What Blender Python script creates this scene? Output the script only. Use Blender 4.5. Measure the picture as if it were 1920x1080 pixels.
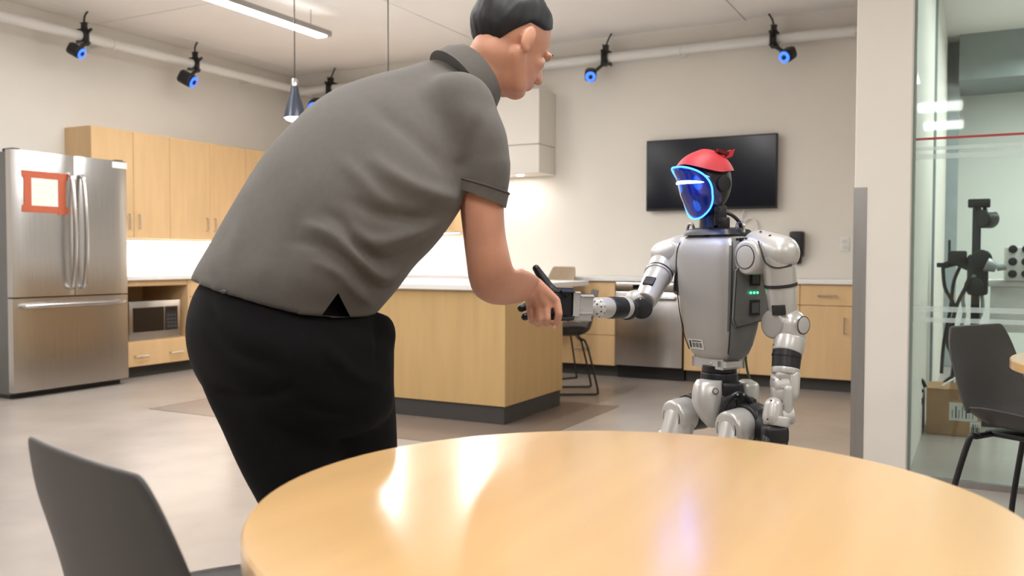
import bpy, bmesh, math, random
from mathutils import Vector, Matrix, noise
random.seed(7)
for o in list(bpy.data.objects): bpy.data.objects.remove(o)
SC = bpy.context.scene
COL = SC.collection
R = math.radians
V = Vector
# ------------------------------------------------------------------ camera
FPX, YAW, PIT, ROL, CH = 1650.0, R(27.74), R(1.92), R(.135), 1.03
def _axes():
    f = V((-math.sin(YAW), math.cos(YAW), 0)); r = V((math.cos(YAW), math.sin(YAW), 0)); u = V((0, 0, 1))
    f2 = f*math.cos(PIT) - u*math.sin(PIT); u2 = u*math.cos(PIT) + f*math.sin(PIT)
    return r*math.cos(ROL)+u2*math.sin(ROL), u2*math.cos(ROL)-r*math.sin(ROL), f2
RT, UP, FW = _axes()
LAT = V((math.cos(YAW), math.sin(YAW), 0)); DEP = V((-math.sin(YAW), math.cos(YAW), 0)); ZUP = V((0, 0, 1))
CAM = V((0, 0, CH))
cd = bpy.data.cameras.new('camera'); cam = bpy.data.objects.new('camera', cd); COL.objects.link(cam)
cd.sensor_width = 36; cd.lens = 36*FPX/1920; cd.clip_start = .05; cd.clip_end = 60
m = Matrix((RT, UP, -FW)).transposed().to_4x4(); m.translation = CAM
cam.matrix_world = m; SC.camera = cam
cd.dof.use_dof = True; cd.dof.focus_distance = 2.25; cd.dof.aperture_fstop = 5.0
# ------------------------------------------------------------------ world, exposure
w = bpy.data.worlds.new('world'); SC.world = w; w.use_nodes = True
w.node_tree.nodes['Background'].inputs[0].default_value = (.9, .93, 1, 1); w.node_tree.nodes['Background'].inputs[1].default_value = .3
SC.view_settings.view_transform = 'Standard'; SC.view_settings.look = 'None'; SC.view_settings.gamma = 1
SC.view_settings.use_curve_mapping = False; SC.view_settings.exposure = 0.0
LIGHTW = 30.0      # watts of one linear ceiling light
UPL = .03         # strength of the added ceiling fill, as a share of the downward lamp
UNDERW = 7.5      # watts per metre under the cabinets
# ------------------------------------------------------------------ pixels to places
def ray(x, y): return RT*((x-960)/FPX) + UP*((540-y)/FPX) + FW
def W(x, y, d): return CAM + ray(x, y)*d
def atz(x, y, z): r = ray(x, y); return CAM + r*((z-CH)/r.z)
def atX(x, y, X): r = ray(x, y); return CAM + r*(X/r.x)
def atY(x, y, Y): r = ray(x, y); return CAM + r*(Y/r.y)
def proj(p):
    q = p-CAM; z = q.dot(FW); return 960+FPX*q.dot(RT)/z, 540-FPX*q.dot(UP)/z, z
# ------------------------------------------------------------------ materials
def srgb(r, g, b):
    f = lambda c: (c/255/12.92) if c <= 10 else ((c/255+.055)/1.055)**2.4
    return (f(r), f(g), f(b), 1)
MATS = {}
def mat(name, col, rough=.5, metal=0, var=.06, scale=8, stretch=(1, 1, 1), bump=0, bscale=200, emit=None, estr=0, coat=0, spec=.5, sheen=0, sss=0, bstretch=(1,1,1), aniso=0):
    if name in MATS: return MATS[name]
    M_ = bpy.data.materials.new(name); M_.use_nodes = True; nt = M_.node_tree; n = nt.nodes; l = nt.links
    p = n['Principled BSDF']; p.inputs['Roughness'].default_value = rough; p.inputs['Metallic'].default_value = metal
    p.inputs['Specular IOR Level'].default_value = spec; p.inputs['Coat Weight'].default_value = coat; p.inputs['Coat Roughness'].default_value = .17
    p.inputs['Sheen Weight'].default_value = sheen
    if sss:
        p.inputs['Subsurface Weight'].default_value = sss; p.inputs['Subsurface Radius'].default_value = (.02, .008, .004)
    tc = n.new('ShaderNodeTexCoord'); mp = n.new('ShaderNodeMapping'); mp.inputs['Scale'].default_value = stretch
    l.new(tc.outputs['Object'], mp.inputs['Vector'])
    nz = n.new('ShaderNodeTexNoise'); nz.inputs['Scale'].default_value = scale; nz.inputs['Detail'].default_value = 5
    l.new(mp.outputs[0], nz.inputs['Vector'])
    rp = n.new('ShaderNodeValToRGB'); c = col
    rp.color_ramp.elements[0].position = .3; rp.color_ramp.elements[1].position = .7
    rp.color_ramp.elements[0].color = tuple(max(0, x*(1-var)) for x in c[:3])+(1,); rp.color_ramp.elements[1].color = tuple(min(1, x*(1+var)) for x in c[:3])+(1,)
    l.new(nz.outputs['Fac'], rp.inputs[0]); l.new(rp.outputs[0], p.inputs['Base Color'])
    if bump:
        mp2 = n.new('ShaderNodeMapping'); mp2.inputs['Scale'].default_value = bstretch; l.new(tc.outputs['Object'], mp2.inputs['Vector'])
        nb = n.new('ShaderNodeTexNoise'); nb.inputs['Scale'].default_value = bscale; nb.inputs['Detail'].default_value = 3
        l.new(mp2.outputs[0], nb.inputs['Vector'])
        b = n.new('ShaderNodeBump'); b.inputs['Strength'].default_value = bump; b.inputs['Distance'].default_value = .004
        l.new(nb.outputs['Fac'], b.inputs['Height']); l.new(b.outputs[0], p.inputs['Normal'])
    if aniso: p.inputs['Anisotropic'].default_value = aniso
    if emit:
        p.inputs['Emission Color'].default_value = emit; p.inputs['Emission Strength'].default_value = estr
    MATS[name] = M_; return M_
def glassmat(name, tint, refl=1.0):
    M_ = bpy.data.materials.new(name); M_.use_nodes = True; nt = M_.node_tree; n = nt.nodes; l = nt.links
    n.remove(n['Principled BSDF']); out = n['Material Output']
    t = n.new('ShaderNodeBsdfTransparent'); t.inputs[0].default_value = tint
    g = n.new('ShaderNodeBsdfGlossy'); g.inputs['Roughness'].default_value = .02
    fr = n.new('ShaderNodeFresnel'); fr.inputs[0].default_value = 1.5
    mx = n.new('ShaderNodeMixShader'); l.new(fr.outputs[0], mx.inputs[0]); l.new(t.outputs[0], mx.inputs[1]); l.new(g.outputs[0], mx.inputs[2]); l.new(mx.outputs[0], out.inputs[0])
    MATS[name] = M_; return M_
WALL = mat('wall_paint', srgb(226, 221, 212), .75, var=.015, scale=3, bump=.05, bscale=300)
CEILM = mat('ceiling_paint', srgb(240, 236, 232), .85, var=.015, scale=2)
FLOORM = mat('polished_floor', srgb(160, 152, 145), .26, var=.09, scale=2.5, bump=.03, bscale=12, spec=.5)
INLAY = mat('brown_floor_inlay', srgb(118, 105, 95), .34, var=.06, scale=3)
WOOD = mat('maple_laminate', srgb(214, 180, 134), .42, var=.05, scale=3, stretch=(6, 6, .6))
WOODT = mat('table_maple', srgb(212, 172, 118), .3, var=.06, scale=2.2, stretch=(8, .7, 1), spec=.5, coat=.9)
WOODI = mat('maple_laminate_shaded', srgb(194, 162, 112), .42, var=.05, scale=3, stretch=(6, 6, .6))  # the cabinets' maple again, with the island's shade put into the colour
COUNTER = mat('white_quartz', srgb(232, 232, 230), .25, var=.02, scale=30)
STEEL = mat('brushed_steel', srgb(192, 190, 188), .27, metal=1, var=.06, scale=3, stretch=(40, 40, .6), bump=.04, bscale=20, bstretch=(1, 1, 30))
STEELD = mat('dark_steel_side', srgb(120, 120, 120), .45, metal=.6, var=.04)
CHROME = mat('satin_handle', srgb(200, 200, 200), .22, metal=1, var=.03)
BLACKP = mat('black_plastic', srgb(28, 28, 30), .42, var=.1, scale=20)
BLACKG = mat('black_gloss', srgb(8, 9, 14), .08, var=.05, spec=.6)
TOE = mat('dark_toe_kick', srgb(62, 60, 58), .6, var=.06)
SHELLC = mat('chair_charcoal_plastic', srgb(64, 61, 60), .48, var=.05, scale=30, bump=.03, bscale=600)
SHELLT = mat('chair_taupe_plastic', srgb(150, 134, 112), .5, var=.05, scale=20)
WHITEP = mat('white_powder_coat', srgb(225, 224, 220), .4, var=.02)
PAPER = mat('white_paper', srgb(212, 211, 206), .8, var=.02)
ORANGE = mat('orange_tape', srgb(172, 84, 54), .65, var=.06, scale=40)
ALU = mat('aluminium', srgb(168, 166, 162), .38, metal=.85, var=.05, stretch=(1, 1, .1), scale=30)
CARD = mat('cardboard', srgb(170, 132, 96), .8, var=.08, scale=12)
LEDW = mat('led_diffuser', (1, 1, 1, 1), .5, emit=(1, .97, .93, 1), estr=14, var=0)
LEDU = mat('undercabinet_led', (1, 1, 1, 1), .5, emit=(1, .93, .9, 1), estr=10, var=0)
BLUE = mat('blue_led_ring', (.02, .05, .6, 1), .4, emit=(.03, .12, 1, 1), estr=3.0, var=0)
# ------------------------------------------------------------------ shape helpers
def BM(): return bmesh.new()
def box(bm, lo, hi, bev=0, seg=2):
    lo, hi = V(lo), V(hi); c = (lo+hi)/2; s = hi-lo
    return obox(bm, c, (V((1,0,0)), V((0,1,0)), V((0,0,1))), s, bev, seg)
def obox(bm, c, ax, s, bev=0, seg=2):
    r = bmesh.ops.create_cube(bm, size=1); vs = r['verts']
    for v in vs: v.co = V(c) + ax[0]*(v.co.x*s[0]) + ax[1]*(v.co.y*s[1]) + ax[2]*(v.co.z*s[2])
    if bev:
        es = list({e for v in vs for e in v.link_edges})
        bmesh.ops.bevel(bm, geom=es, offset=min(bev, min(s)*.49), segments=seg, profile=.5, affect='EDGES')
    return bm
def frame(axis, hint=None):
    a = V(axis).normalized()
    h = V(hint) if hint is not None else (V((0, 0, 1)) if abs(a.z) < .9 else V((1, 0, 0)))
    u = (h - a*h.dot(a)).normalized(); return u, a.cross(u), a
def ringpts(c, u, v, ru, rv=None, n=24, ex=2.0):
    rv = ru if rv is None else rv; out = []
    for i in range(n):
        t = 2*math.pi*i/n; cs, sn = math.cos(t), math.sin(t)
        x = math.copysign(abs(cs)**(2/ex), cs); y = math.copysign(abs(sn)**(2/ex), sn)
        out.append(V(c)+u*(ru*x)+v*(rv*y))
    return out
def loft(bm, rings, cap0=True, cap1=True, loop=False):
    vr = [[bm.verts.new(p) for p in r] for r in rings]; n = len(vr[0])
    pairs = list(zip(vr, vr[1:])) + ([(vr[-1], vr[0])] if loop else [])
    for a, b in pairs:
        for i in range(n): bm.faces.new((a[i], a[(i+1) % n], b[(i+1) % n], b[i]))
    if not loop:
        if cap0: bm.faces.new(vr[0][::-1])
        if cap1: bm.faces.new(vr[-1])
    return vr
def cyl(bm, p0, p1, r0, r1=None, n=24, bev=0, ex=2.0, hint=None, k=1.0):
    p0, p1 = V(p0), V(p1); r1 = r0 if r1 is None else r1; u, v, a = frame(p1-p0, hint); L = (p1-p0).length
    prof = [(0, r0), (L, r1)]
    if bev:
        prof = [(bev*(1-math.cos(t)), r0-bev+bev*math.sin(t)) for t in (0, R(30), R(60), R(90))]
        prof += [(L-bev*(1-math.cos(t)), r1-bev+bev*math.sin(t)) for t in (R(90), R(60), R(30), 0)]
    loft(bm, [ringpts(p0+a*h, u, v, r, r*k, n, ex) for h, r in prof])
def capsule(bm, p0, p1, r0, r1=None, n=20, m=5):
    p0, p1 = V(p0), V(p1); r1 = r0 if r1 is None else r1
    u, v, a = frame(p1-p0); L = (p1-p0).length; rings = []
    for i in range(1, m+1): t = R(90)*i/m; rings.append(ringpts(p0-a*(r0*math.cos(t)), u, v, r0*math.sin(t), n=n))
    for i in range(m, 0, -1): t = R(90)*i/m; rings.append(ringpts(p1+a*(r1*math.cos(t)), u, v, r1*math.sin(t), n=n))
    loft(bm, rings)
def ell(bm, c, ax, rad, n=24, m=14):
    c = V(c); rings = []
    for i in range(1, m):
        t = math.pi*i/m; rings.append([c+ax[0]*(rad[0]*math.sin(t)*math.cos(q))+ax[1]*(rad[1]*math.sin(t)*math.sin(q))-ax[2]*(rad[2]*math.cos(t)) for q in [2*math.pi*j/n for j in range(n)]])
    loft(bm, rings)
def spline(pts, sub=6):
    pts = [V(p) for p in pts]
    if len(pts) < 3: return pts
    out = []
    for i in range(len(pts)-1):
        p0 = pts[max(i-1, 0)]; p1 = pts[i]; p2 = pts[i+1]; p3 = pts[min(i+2, len(pts)-1)]
        for k in range(sub):
            t = k/sub
            out.append(.5*((2*p1)+(p2-p0)*t+(2*p0-5*p1+4*p2-p3)*t*t+(3*p1-p0-3*p2+p3)*t**3))
    return out+[pts[-1]]
def tube(bm, pts, r, n=8, sub=6, smooth=True, loop=False):
    P = spline(pts, sub) if smooth else [V(p) for p in pts]; rings = []; u = None
    for i, p in enumerate(P):
        d = (P[min(i+1, len(P)-1)]-P[max(i-1, 0)]).normalized()
        if u is None: u = frame(d)[0]
        u = (u-d*u.dot(d)).normalized(); v = d.cross(u)
        rr = r(i/(len(P)-1)) if callable(r) else r
        rings.append(ringpts(p, u, v, rr, n=n))
    loft(bm, rings, loop=loop)
def lathe(bm, o, axis, prof, n=28, hint=None):
    u, v, a = frame(axis, hint); o = V(o)
    loft(bm, [ringpts(o+a*h, u, v, max(r, 1e-4), n=n) for h, r in prof])
def prism(bm, poly, off):
    a = [bm.verts.new(V(p)) for p in poly]; b = [bm.verts.new(V(p)+off) for p in poly]; n = len(a)
    for i in range(n): bm.faces.new((a[i], a[(i+1) % n], b[(i+1) % n], b[i]))
    bm.faces.new(a[::-1]); bm.faces.new(b)
ROOT = {}
def finish(me, smooth, ang=40):
    if smooth:
        for p in me.polygons: p.use_smooth = True
        try: me.set_sharp_from_angle(angle=R(ang))
        except Exception: pass
def obj(name, bm, material, parent=None, smooth=True, local=False, ang=40):
    bmesh.ops.recalc_face_normals(bm, faces=bm.faces); me = bpy.data.meshes.new(name); bm.to_mesh(me); bm.free()
    return mobj(name, me, material, parent, smooth, local, ang)
def mobj(name, me, material, parent=None, smooth=True, local=False, ang=40):
    finish(me, smooth, ang); me.materials.clear(); me.materials.append(material)
    o = bpy.data.objects.new(name, me); COL.objects.link(o)
    if parent is not None:
        root = ROOT.get(parent.name, parent); ROOT[o.name] = root; o.parent = parent
        if not local: me.transform(RM[root.name].inverted())
    elif not local:
        xs = [v.co for v in me.vertices]
        lo = V([min(c[i] for c in xs) for i in range(3)]); hi = V([max(c[i] for c in xs) for i in range(3)])
        b = V(((lo.x+hi.x)/2, (lo.y+hi.y)/2, lo.z)); me.transform(Matrix.Translation(-b)); o.location = b; RM[o.name] = Matrix.Translation(b)
    else: RM[o.name] = Matrix.Identity(4)
    return o
RM = {}
def tag(o, label, cat, group=None):
    o['label'] = label; o['category'] = cat
    if group: o['group'] = group
    return o
def thing(name, label, cat, loc=(0, 0, 0), rz=0, group=None):
    o = bpy.data.objects.new(name, None); COL.objects.link(o); o.empty_display_size = .1
    o.location = loc; o.rotation_euler = (0, 0, rz); RM[o.name] = Matrix.Translation(V(loc)) @ Matrix.Rotation(rz, 4, 'Z')
    return tag(o, label, cat, group)
def struct(name, bm, m, parent=None, smooth=False):
    o = obj(name, bm, m, parent, smooth)
    if parent is None: o['kind'] = 'structure'
    return o
def dup(root, loc, rz, label=None, group=None):
    r = root.copy(); COL.objects.link(r); r.location = loc; r.rotation_euler = (0, 0, rz)
    if label: r['label'] = label
    if group: r['group'] = group
    def rec(a, b):
        for ch in list(a.children):
            if ch.name in DUPSKIP: continue
            c = ch.copy(); COL.objects.link(c); c.parent = b; rec(ch, c)
    rec(root, r); return r
DUPSKIP = set()
# ================================================================== the setting
LW, BW, CZ = -6.95, 7.78, 3.1
DX0, DX1, DY = -.50, -.262, 4.36         # end of the dividing wall
EX, SY, LY = 4.2, -7.4, 10.05            # far right wall, wall behind the camera, back of the lab
bm = BM(); box(bm, (LW-.15, SY-.15, -.12), (EX+.15, LY+.15, 0)); floor = struct('floor', bm, FLOORM)
bm = BM(); box(bm, (-4.96, 4.125, -.01), (-2.18, 5.75, .0025)); struct('trim_1', bm, INLAY)
bm = BM(); box(bm, (LW-.15, SY-.15, 0), (LW, BW+.15, CZ+.1)); struct('wall_left', bm, WALL)
bm = BM(); box(bm, (LW, BW, 0), (DX0, BW+.15, CZ+.1)); struct('wall_back', bm, WALL)
bm = BM(); box(bm, (DX0, DY, 0), (DX1, LY, CZ+.1), .004, 1); struct('wall_divider', bm, WALL)
bm = BM(); box(bm, (EX, SY-.15, 0), (EX+.15, LY+.15, CZ+.1)); struct('wall_right', bm, WALL)
bm = BM(); box(bm, (LW, SY-.15, 0), (EX, SY, CZ+.1)); struct('wall_front', bm, WALL)
LABW = mat('lab_wall_paint', srgb(232, 234, 228), .75, var=.015, scale=3)
bm = BM(); box(bm, (DX0, LY, 0), (EX, LY+.15, CZ+.1)); struct('wall_lab', bm, LABW)
# ceiling: big panels with open joints
bm = BM(); box(bm, (LW-.15, SY-.15, CZ+.02), (EX+.15, LY+.15, CZ+.14)); ceil = struct('ceiling', bm, mat('joint_shadow_grey', srgb(150, 145, 140), .9))
ysm = atz(219, 38, CZ).y; xsm = atz(1398, 38, CZ).x
xs = [LW-.0] + [x for x in [xsm+2.44*k for k in range(-3, 4)] if LW < x < EX] + [EX]
ys = [SY] + [y for y in [ysm+2.6*k for k in range(-5, 4)] if SY < y < LY] + [LY]
for i in range(len(xs)-1):
    for j in range(len(ys)-1):
        if xs[i+1]-xs[i] < .06 or ys[j+1]-ys[j] < .06: continue
        bm = BM(); box(bm, (xs[i]+.005, ys[j]+.005, CZ), (xs[i+1]-.005, ys[j+1]-.005, CZ+.02), .003, 1); struct('ceiling_panel', bm, CEILM, ceil)
bm = BM(); box(bm, (-.262, 4.49, CZ-.16), (EX, 4.62, CZ)); struct('trim_2', bm, ALU)
# corner guard on the end of the dividing wall
gz = atY(1603, 352, DY).z
bm = BM(); box(bm, (DX0-.002, DY-.003, .02), (DX0+.055, DY, gz), .001, 1); box(bm, (DX0-.003, DY-.003, .02), (DX0, DY+.055, gz))
tag(obj('corner_guard', bm, ALU, smooth=False), 'brushed metal corner guard on the edge of the white wall end', 'corner guard')
# glass partition
GY = 4.46
GL = glassmat('partition_glass', (.86, .92, .905, 1))
win = thing('window_1', 'tall tinted glass partition beside the white wall end', 'glass', ((DX1+EX)/2, GY, 0)); win['kind'] = 'structure'; del win['category']
FROST = glassmat('frosted_film', (.9, .93, .92, 1))
def film(name, alpha, col):
    M_ = bpy.data.materials.new(name); M_.use_nodes = True; nt = M_.node_tree; n = nt.nodes; l = nt.links
    p = n['Principled BSDF']; p.inputs['Base Color'].default_value = col; p.inputs['Roughness'].default_value = .6; p.inputs['Alpha'].default_value = alpha
    return M_
FROST = film('frosted_film_white', .38, srgb(215, 228, 224))
REDF = film('red_film', .85, srgb(176, 60, 66))
def atG(x, y): return atY(x, y, GY)
for k, (a, b) in enumerate(((DX1+.012, 1.35), (1.36, 2.78), (2.79, EX-.02))):
    bm = BM(); box(bm, (a, GY-.005, .03), (b, GY+.005, CZ-.02)); pane = obj('pane', bm, GL, win, False)
    for nm, y0, y1, mt in (('frosted_band', 286, 296, FROST), ('frosted_band', 272, 279, FROST), ('frosted_band', 576, 586, FROST), ('frosted_band', 597, 606, FROST), ('red_stripe', 254.5, 259, REDF)):
        z0, z1 = atG(1810, y1).z, atG(1810, y0).z
        bm = BM(); box(bm, (a, GY-.0065, z0), (b, GY-.0055, z1)); obj(nm, bm, mt, pane, False)
bm = BM(); box(bm, (DX1, GY-.025, 0), (EX, GY+.025, .03)); obj('bottom_rail', bm, ALU, win, False)
bm = BM(); box(bm, (DX1, GY-.012, .03), (DX1+.012, GY+.012, CZ-.02)); obj('side_channel', bm, mat('glass_edge_green', srgb(150, 165, 158), .3), win, False)
bm = BM(); box(bm, (DX1, GY-.025, CZ-.02), (EX, GY+.025, CZ)); obj('top_rail', bm, ALU, win, False)
# grey post in the lab corner + flat pilaster strips
GREYP = mat('grey_post_paint', srgb(150, 160, 162), .6)
bm = BM(); box(bm, (DX1, LY-.6, 0), (DX1+.1, LY-.34, CZ), .004, 1); struct('trim_3', bm, GREYP)
bm = BM(); box(bm, (DX1, 6.6, 0), (DX1+.015, 6.68, CZ)); struct('trim_4', bm, GREYP)
# lab soffit beam
bm = BM(); box(bm, (DX1+.1, LY-.9, CZ-.42), (EX, LY-.0, CZ)); struct('trim_5', bm, mat('lab_beam_grey', srgb(140, 148, 148), .7))
# ================================================================== ceiling lights
def linear_light(loc, L, rz, label, power=1.0, grp='linear ceiling lights', wid=.10, col=(1, .98, .962)):
    t = thing('linear_light', label, 'ceiling light', (loc[0], loc[1], loc[2]), rz, grp)
    bm = BM(); box(bm, (-wid/2-.012, -L/2-.05, .012), (wid/2+.012, L/2+.05, .06), .006, 1); obj('housing', bm, ALU, t, False, True)
    bm = BM(); box(bm, (-wid/2, -L/2, 0), (wid/2, L/2, .014), .004, 1); obj('diffuser', bm, LEDW, t, False, True)
    for s in (-1, 1):
        bm = BM(); cyl(bm, (0, s*L*.4, .06), (0, s*L*.4, CZ-loc[2]), .004, n=6); obj('hanger', bm, ALU, t, True, True)
    ld = bpy.data.lights.new('linear_lamp', 'AREA'); ld.shape = 'RECTANGLE'; ld.size = wid; ld.size_y = L; ld.energy = LIGHTW*power*L/1.4; ld.color = col
    lo = bpy.data.objects.new('lamp', ld); COL.objects.link(lo); lo.parent = t; lo.location = (0, 0, -.012)
    l2 = ld.copy(); l2.energy = ld.energy*UPL; lo = bpy.data.objects.new('ceiling_fill', l2); COL.objects.link(lo); lo.parent = t; lo.location = (0, 0, .066); lo.rotation_euler = (math.pi, 0, 0)  # added upward fill above the housing, only to brighten the ceiling
    return t
LZ = 2.90
a = atz(610, 70, LZ); b = atz(395, 2, LZ)
xl = (a.x+b.x)/2
linear_light((xl, a.y-.75, LZ), 1.5, 0, 'lit linear ceiling light above the aisle between refrigerator and island')
for (x, y, nm) in ((xl, 3.0, 'in line with the aisle light, nearer the round table'), (xl, .6, 'in the aisle row, above the open floor'), (-2.9, 4.1, 'above the space before the island'), (-2.9, 1.6, 'in the middle row above open floor'), (-2.9, -1.2, 'in the middle row behind the table'),
                   (-.6, 1.9, 'above the floor between table and robot'), (-.6, -.6, 'above the near round table'), (1.8, 2.4, 'above the far cafe table'), (1.8, -.6, 'in the right row behind the tables')):
    linear_light((x, y, LZ), 1.5, 0, 'linear ceiling light '+nm)
for (x, y, nm) in ((.75, 6.2, 'over the robot arm and bench'), (2.6, 6.2, 'in the middle, over the bench end'), (.75, 8.3, 'next to the hanging tubes'), (2.6, 8.3, 'in the far corner by the outer wall')):
    linear_light((x, y, LZ-.05), 1.5, 0, 'linear ceiling light of the lab '+nm, .95, 'lab ceiling lights', col=(.95, 1, .98))
# two wrap lights across the far end of the room behind the camera (they mirror in the glass)
for (x0, x1, y, nm) in ((1719, 1805, 208, 'nearer the tables'), (1731, 1807, 242, 'farther from the tables')):
    c = [atz(x, y, 2.86) for x in (x0, x1)]; c = [V((p.x, 2*4.46-p.y, p.z)) for p in c]; ctr = (c[0]+c[1])/2; ctr.y = max(ctr.y, SY+.25); h_ = abs(c[1].x-c[0].x)/2
    t = thing('wrap_light', 'wide wrap ceiling light across the end of the room, '+nm, 'ceiling light', ctr, 0, 'wrap lights at the end of the room')
    bm = BM(); box(bm, ctr+V((-h_, -.1, 0)), ctr+V((h_, .1, .1)), .03, 3); obj('diffuser', bm, LEDW, t)
    bm = BM(); box(bm, ctr+V((-h_-.01, -.06, .1)), ctr+V((h_+.01, .06, CZ-ctr.z))); obj('housing', bm, WHITEP, t, False)
# ================================================================== rail pipes
PZ = atX(300, 100, LW+.30).z
p0 = atX(0, 25, LW+.30).z; p1 = atX(547, 164, LW+.30).z; q0 = atY(1180, 108, BW-.13).z; q1 = atY(1600, 60, BW-.13).z
PZ = (p0+p1+q0+q1)/4
for nm, a, b, lab, brs in (('wall_pipe', (LW+.30, 2.0, PZ), (LW+.30, BW-.02, PZ), 'white round pipe along the wall above the refrigerator and maple wall cabinets', [(LW, y, PZ) for y in (3.3, 5.2, 7.0)]),
                    ('wall_pipe', (LW+.2, BW-.13, PZ), (DX0, BW-.13, PZ), 'white round pipe along the wall above the television', [(x, BW, PZ) for x in (-5.2, -2.35, -.9)])):
    t = thing(nm, lab, 'pipe', ((a[0]+b[0])/2, (a[1]+b[1])/2, PZ-.045))
    bm = BM(); cyl(bm, a, b, .042, n=20); obj('tube', bm, WHITEP, t)
    for br in brs:
        bm = BM(); along = V((0, 1, 0)) if a[0] == b[0] else V((1, 0, 0)); out = V((1, 0, 0)) if a[0] == b[0] else V((0, -1, 0)); of = .30 if a[0] == b[0] else .13
        c = V(br)+out*of; cyl(bm, c-along*.012, c+along*.012, .048, n=20); obox(bm, V(br)+out*(of-.035)/2, (along, out, ZUP), (.024, of-.035, .03)); obox(bm, V(br)+out*.004, (along, out, ZUP), (.05, .008, .09), .002, 1); obj('bracket', bm, WHITEP, t)
# ================================================================== tracking cameras on the pipes
def tracker(P, out, side, s, label):
    """P: place on the pipe; out: away from the wall; side: which way along the pipe the camera hangs"""
    P = V(P); t = thing('tracking_camera', label, 'camera', P-V((0, 0, .2)), 0, 'blue ringed tracking cameras on the pipes')
    al = V((-out.y, out.x, 0))
    bm = BM(); obox(bm, P+V((0, 0, .0)), (al, out, ZUP), (.05, .12, .11), .012); obox(bm, P+V((0, 0, .075))+out*.02, (al, out, ZUP), (.035, .05, .07), .008); cyl(bm, P+out*.06+V((0, 0, .02)), P+out*.11+V((0, 0, .05)), .012, n=10)
    obj('clamp', bm, BLACKP, t)
    bm = BM(); tube(bm, [P+V((0, 0, .1))+out*.02, P+V((0, 0, .17))-al*(.02*side), P+V((0, 0, .22))-al*(.05*side)], .008, 6); obj('safety_tether', bm, BLACKP, t)
    J = P+out*.05+V((0, 0, -.06)); C = J+al*(side*.15*s)+out*.02+V((0, 0, -.11*s))
    bm = BM(); capsule(bm, P+out*.05, J, .018, n=12); capsule(bm, J, C, .016, n=12); ell(bm, J, (al, out, ZUP), (.027, .027, .027), 14, 8); obj('arm', bm, BLACKP, t)
    look = (out*.85-al*(side*.35)-ZUP*.5).normalized(); u, v, a_ = frame(look)
    bm = BM(); cyl(bm, C-a_*.06*s, C+a_*.06*s, .064*s, n=24, bev=.014*s, ex=3.0); cyl(bm, C+a_*.05*s, C+a_*.075*s, .06*s, n=24, bev=.004)
    for k in range(5): obox(bm, C-a_*(.06*s)+u*((k-2)*.02*s), (u, v, a_), (.006, .09*s, .02))
    b_ = obj('body', bm, BLACKP, t)
    bm = BM(); rr = [ringpts(C+a_*.0755*s, u, v, r, n=28) for r in (.022*s, .056*s)]; loft(bm, [rr[0], rr[1], [p+a_*.004 for p in rr[1]], [p+a_*.004 for p in rr[0]]], loop=True); obj('light_ring', bm, BLUE, b_)
    bm = BM(); lathe(bm, C+a_*.06*s, a_, [(0, .024*s), (.03*s, .024*s), (.034*s, .018*s), (.036*s, .002)], hint=u); obj('lens', bm, BLACKG, b_)
PY = LW+.30
tracker((PY, atX(155, 55, PY).y, PZ), V((1, 0, 0)), -1, .8, 'blue ringed tracking camera on the pipe above the refrigerator')
tracker((PY, atX(363, 112, PY).y, PZ), V((1, 0, 0)), -1, 1.0, 'blue ringed tracking camera on the pipe above the maple wall cabinets')
PX = BW-.13
tracker((atY(622, 160, PX).x, PX, PZ), V((0, -1, 0)), -1, 1.1, "blue ringed tracking camera in the wall corner, beside the person's back")
tracker((atY(1452, 66, PX).x, PX, PZ), V((0, -1, 0)), 1, .85, 'blue ringed tracking camera on the pipe above the television')
tracker((atY(1137, 112, PX).x, PX, PZ), V((0, -1, 0)), -1, .85, 'blue ringed tracking camera on the pipe between range hood and television')
# ================================================================== kitchen
def bar_handle(bm, a, b, out, r=.006, st=.028):
    a, b = V(a), V(b); out = V(out); tube(bm, [a, a+out*st, b+out*st, b], r, 8, smooth=False)
def cabinet(loc, rz, w, dep, z0, z1, fronts, label, wood=WOOD, toe=True, grp=None, open_top=None):
    """local: x along the run, front at y=0 looking to -y. fronts: (kind, x0, x1, z0, z1, handle)"""
    t = thing('base_cabinet' if toe else 'wall_cabinet', label, 'cabinet', (loc[0], loc[1], 0 if toe else z0), rz, grp); zb = 0 if toe else z0
    bm = BM()
    if open_top is None: box(bm, (0.001, .02, z0-zb), (w-.001, dep, z1-zb), .002, 1)
    else:
        zo = open_top
        box(bm, (.001, .0, z0-zb), (w-.001, dep, zo-zb)); box(bm, (.001, 0, zo-zb), (.02, dep, z1-zb)); box(bm, (w-.02, 0, zo-zb), (w-.001, dep, z1-zb)); box(bm, (.02, dep-.02, zo-zb), (w-.02, dep, z1-zb)); box(bm, (.02, .01, z1-zb-.05), (w-.02, dep-.02, z1-zb))
    obj('body', bm, wood, t, False, True)
    for kind, x0, x1, a, b, hs in fronts:
        bm = BM(); box(bm, (x0+.002, -.002 if open_top is None else -.02, a-zb+.002), (x1-.002, .019 if open_top is None else -.001, b-zb-.002), .002, 1); d = obj(kind, bm, wood, t, False, True)
        for h in hs:
            bm = BM(); yy = -.002 if open_top is None else -.02
            bar_handle(bm, (h[0], yy, h[1]-zb), (h[2], yy, h[3]-zb), (0, -1, 0)); obj('handle', bm, CHROME, d, True, True)
    if toe:
        bm = BM(); box(bm, (0.0, .075, .0), (w, dep, z0)); obj('toe_kick', bm, TOE, t, False, True)
    return t
def hv(x, z): return (x, z, x, z+.12)
def hh(x, z): return (x-.065, z, x+.065, z)
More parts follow.
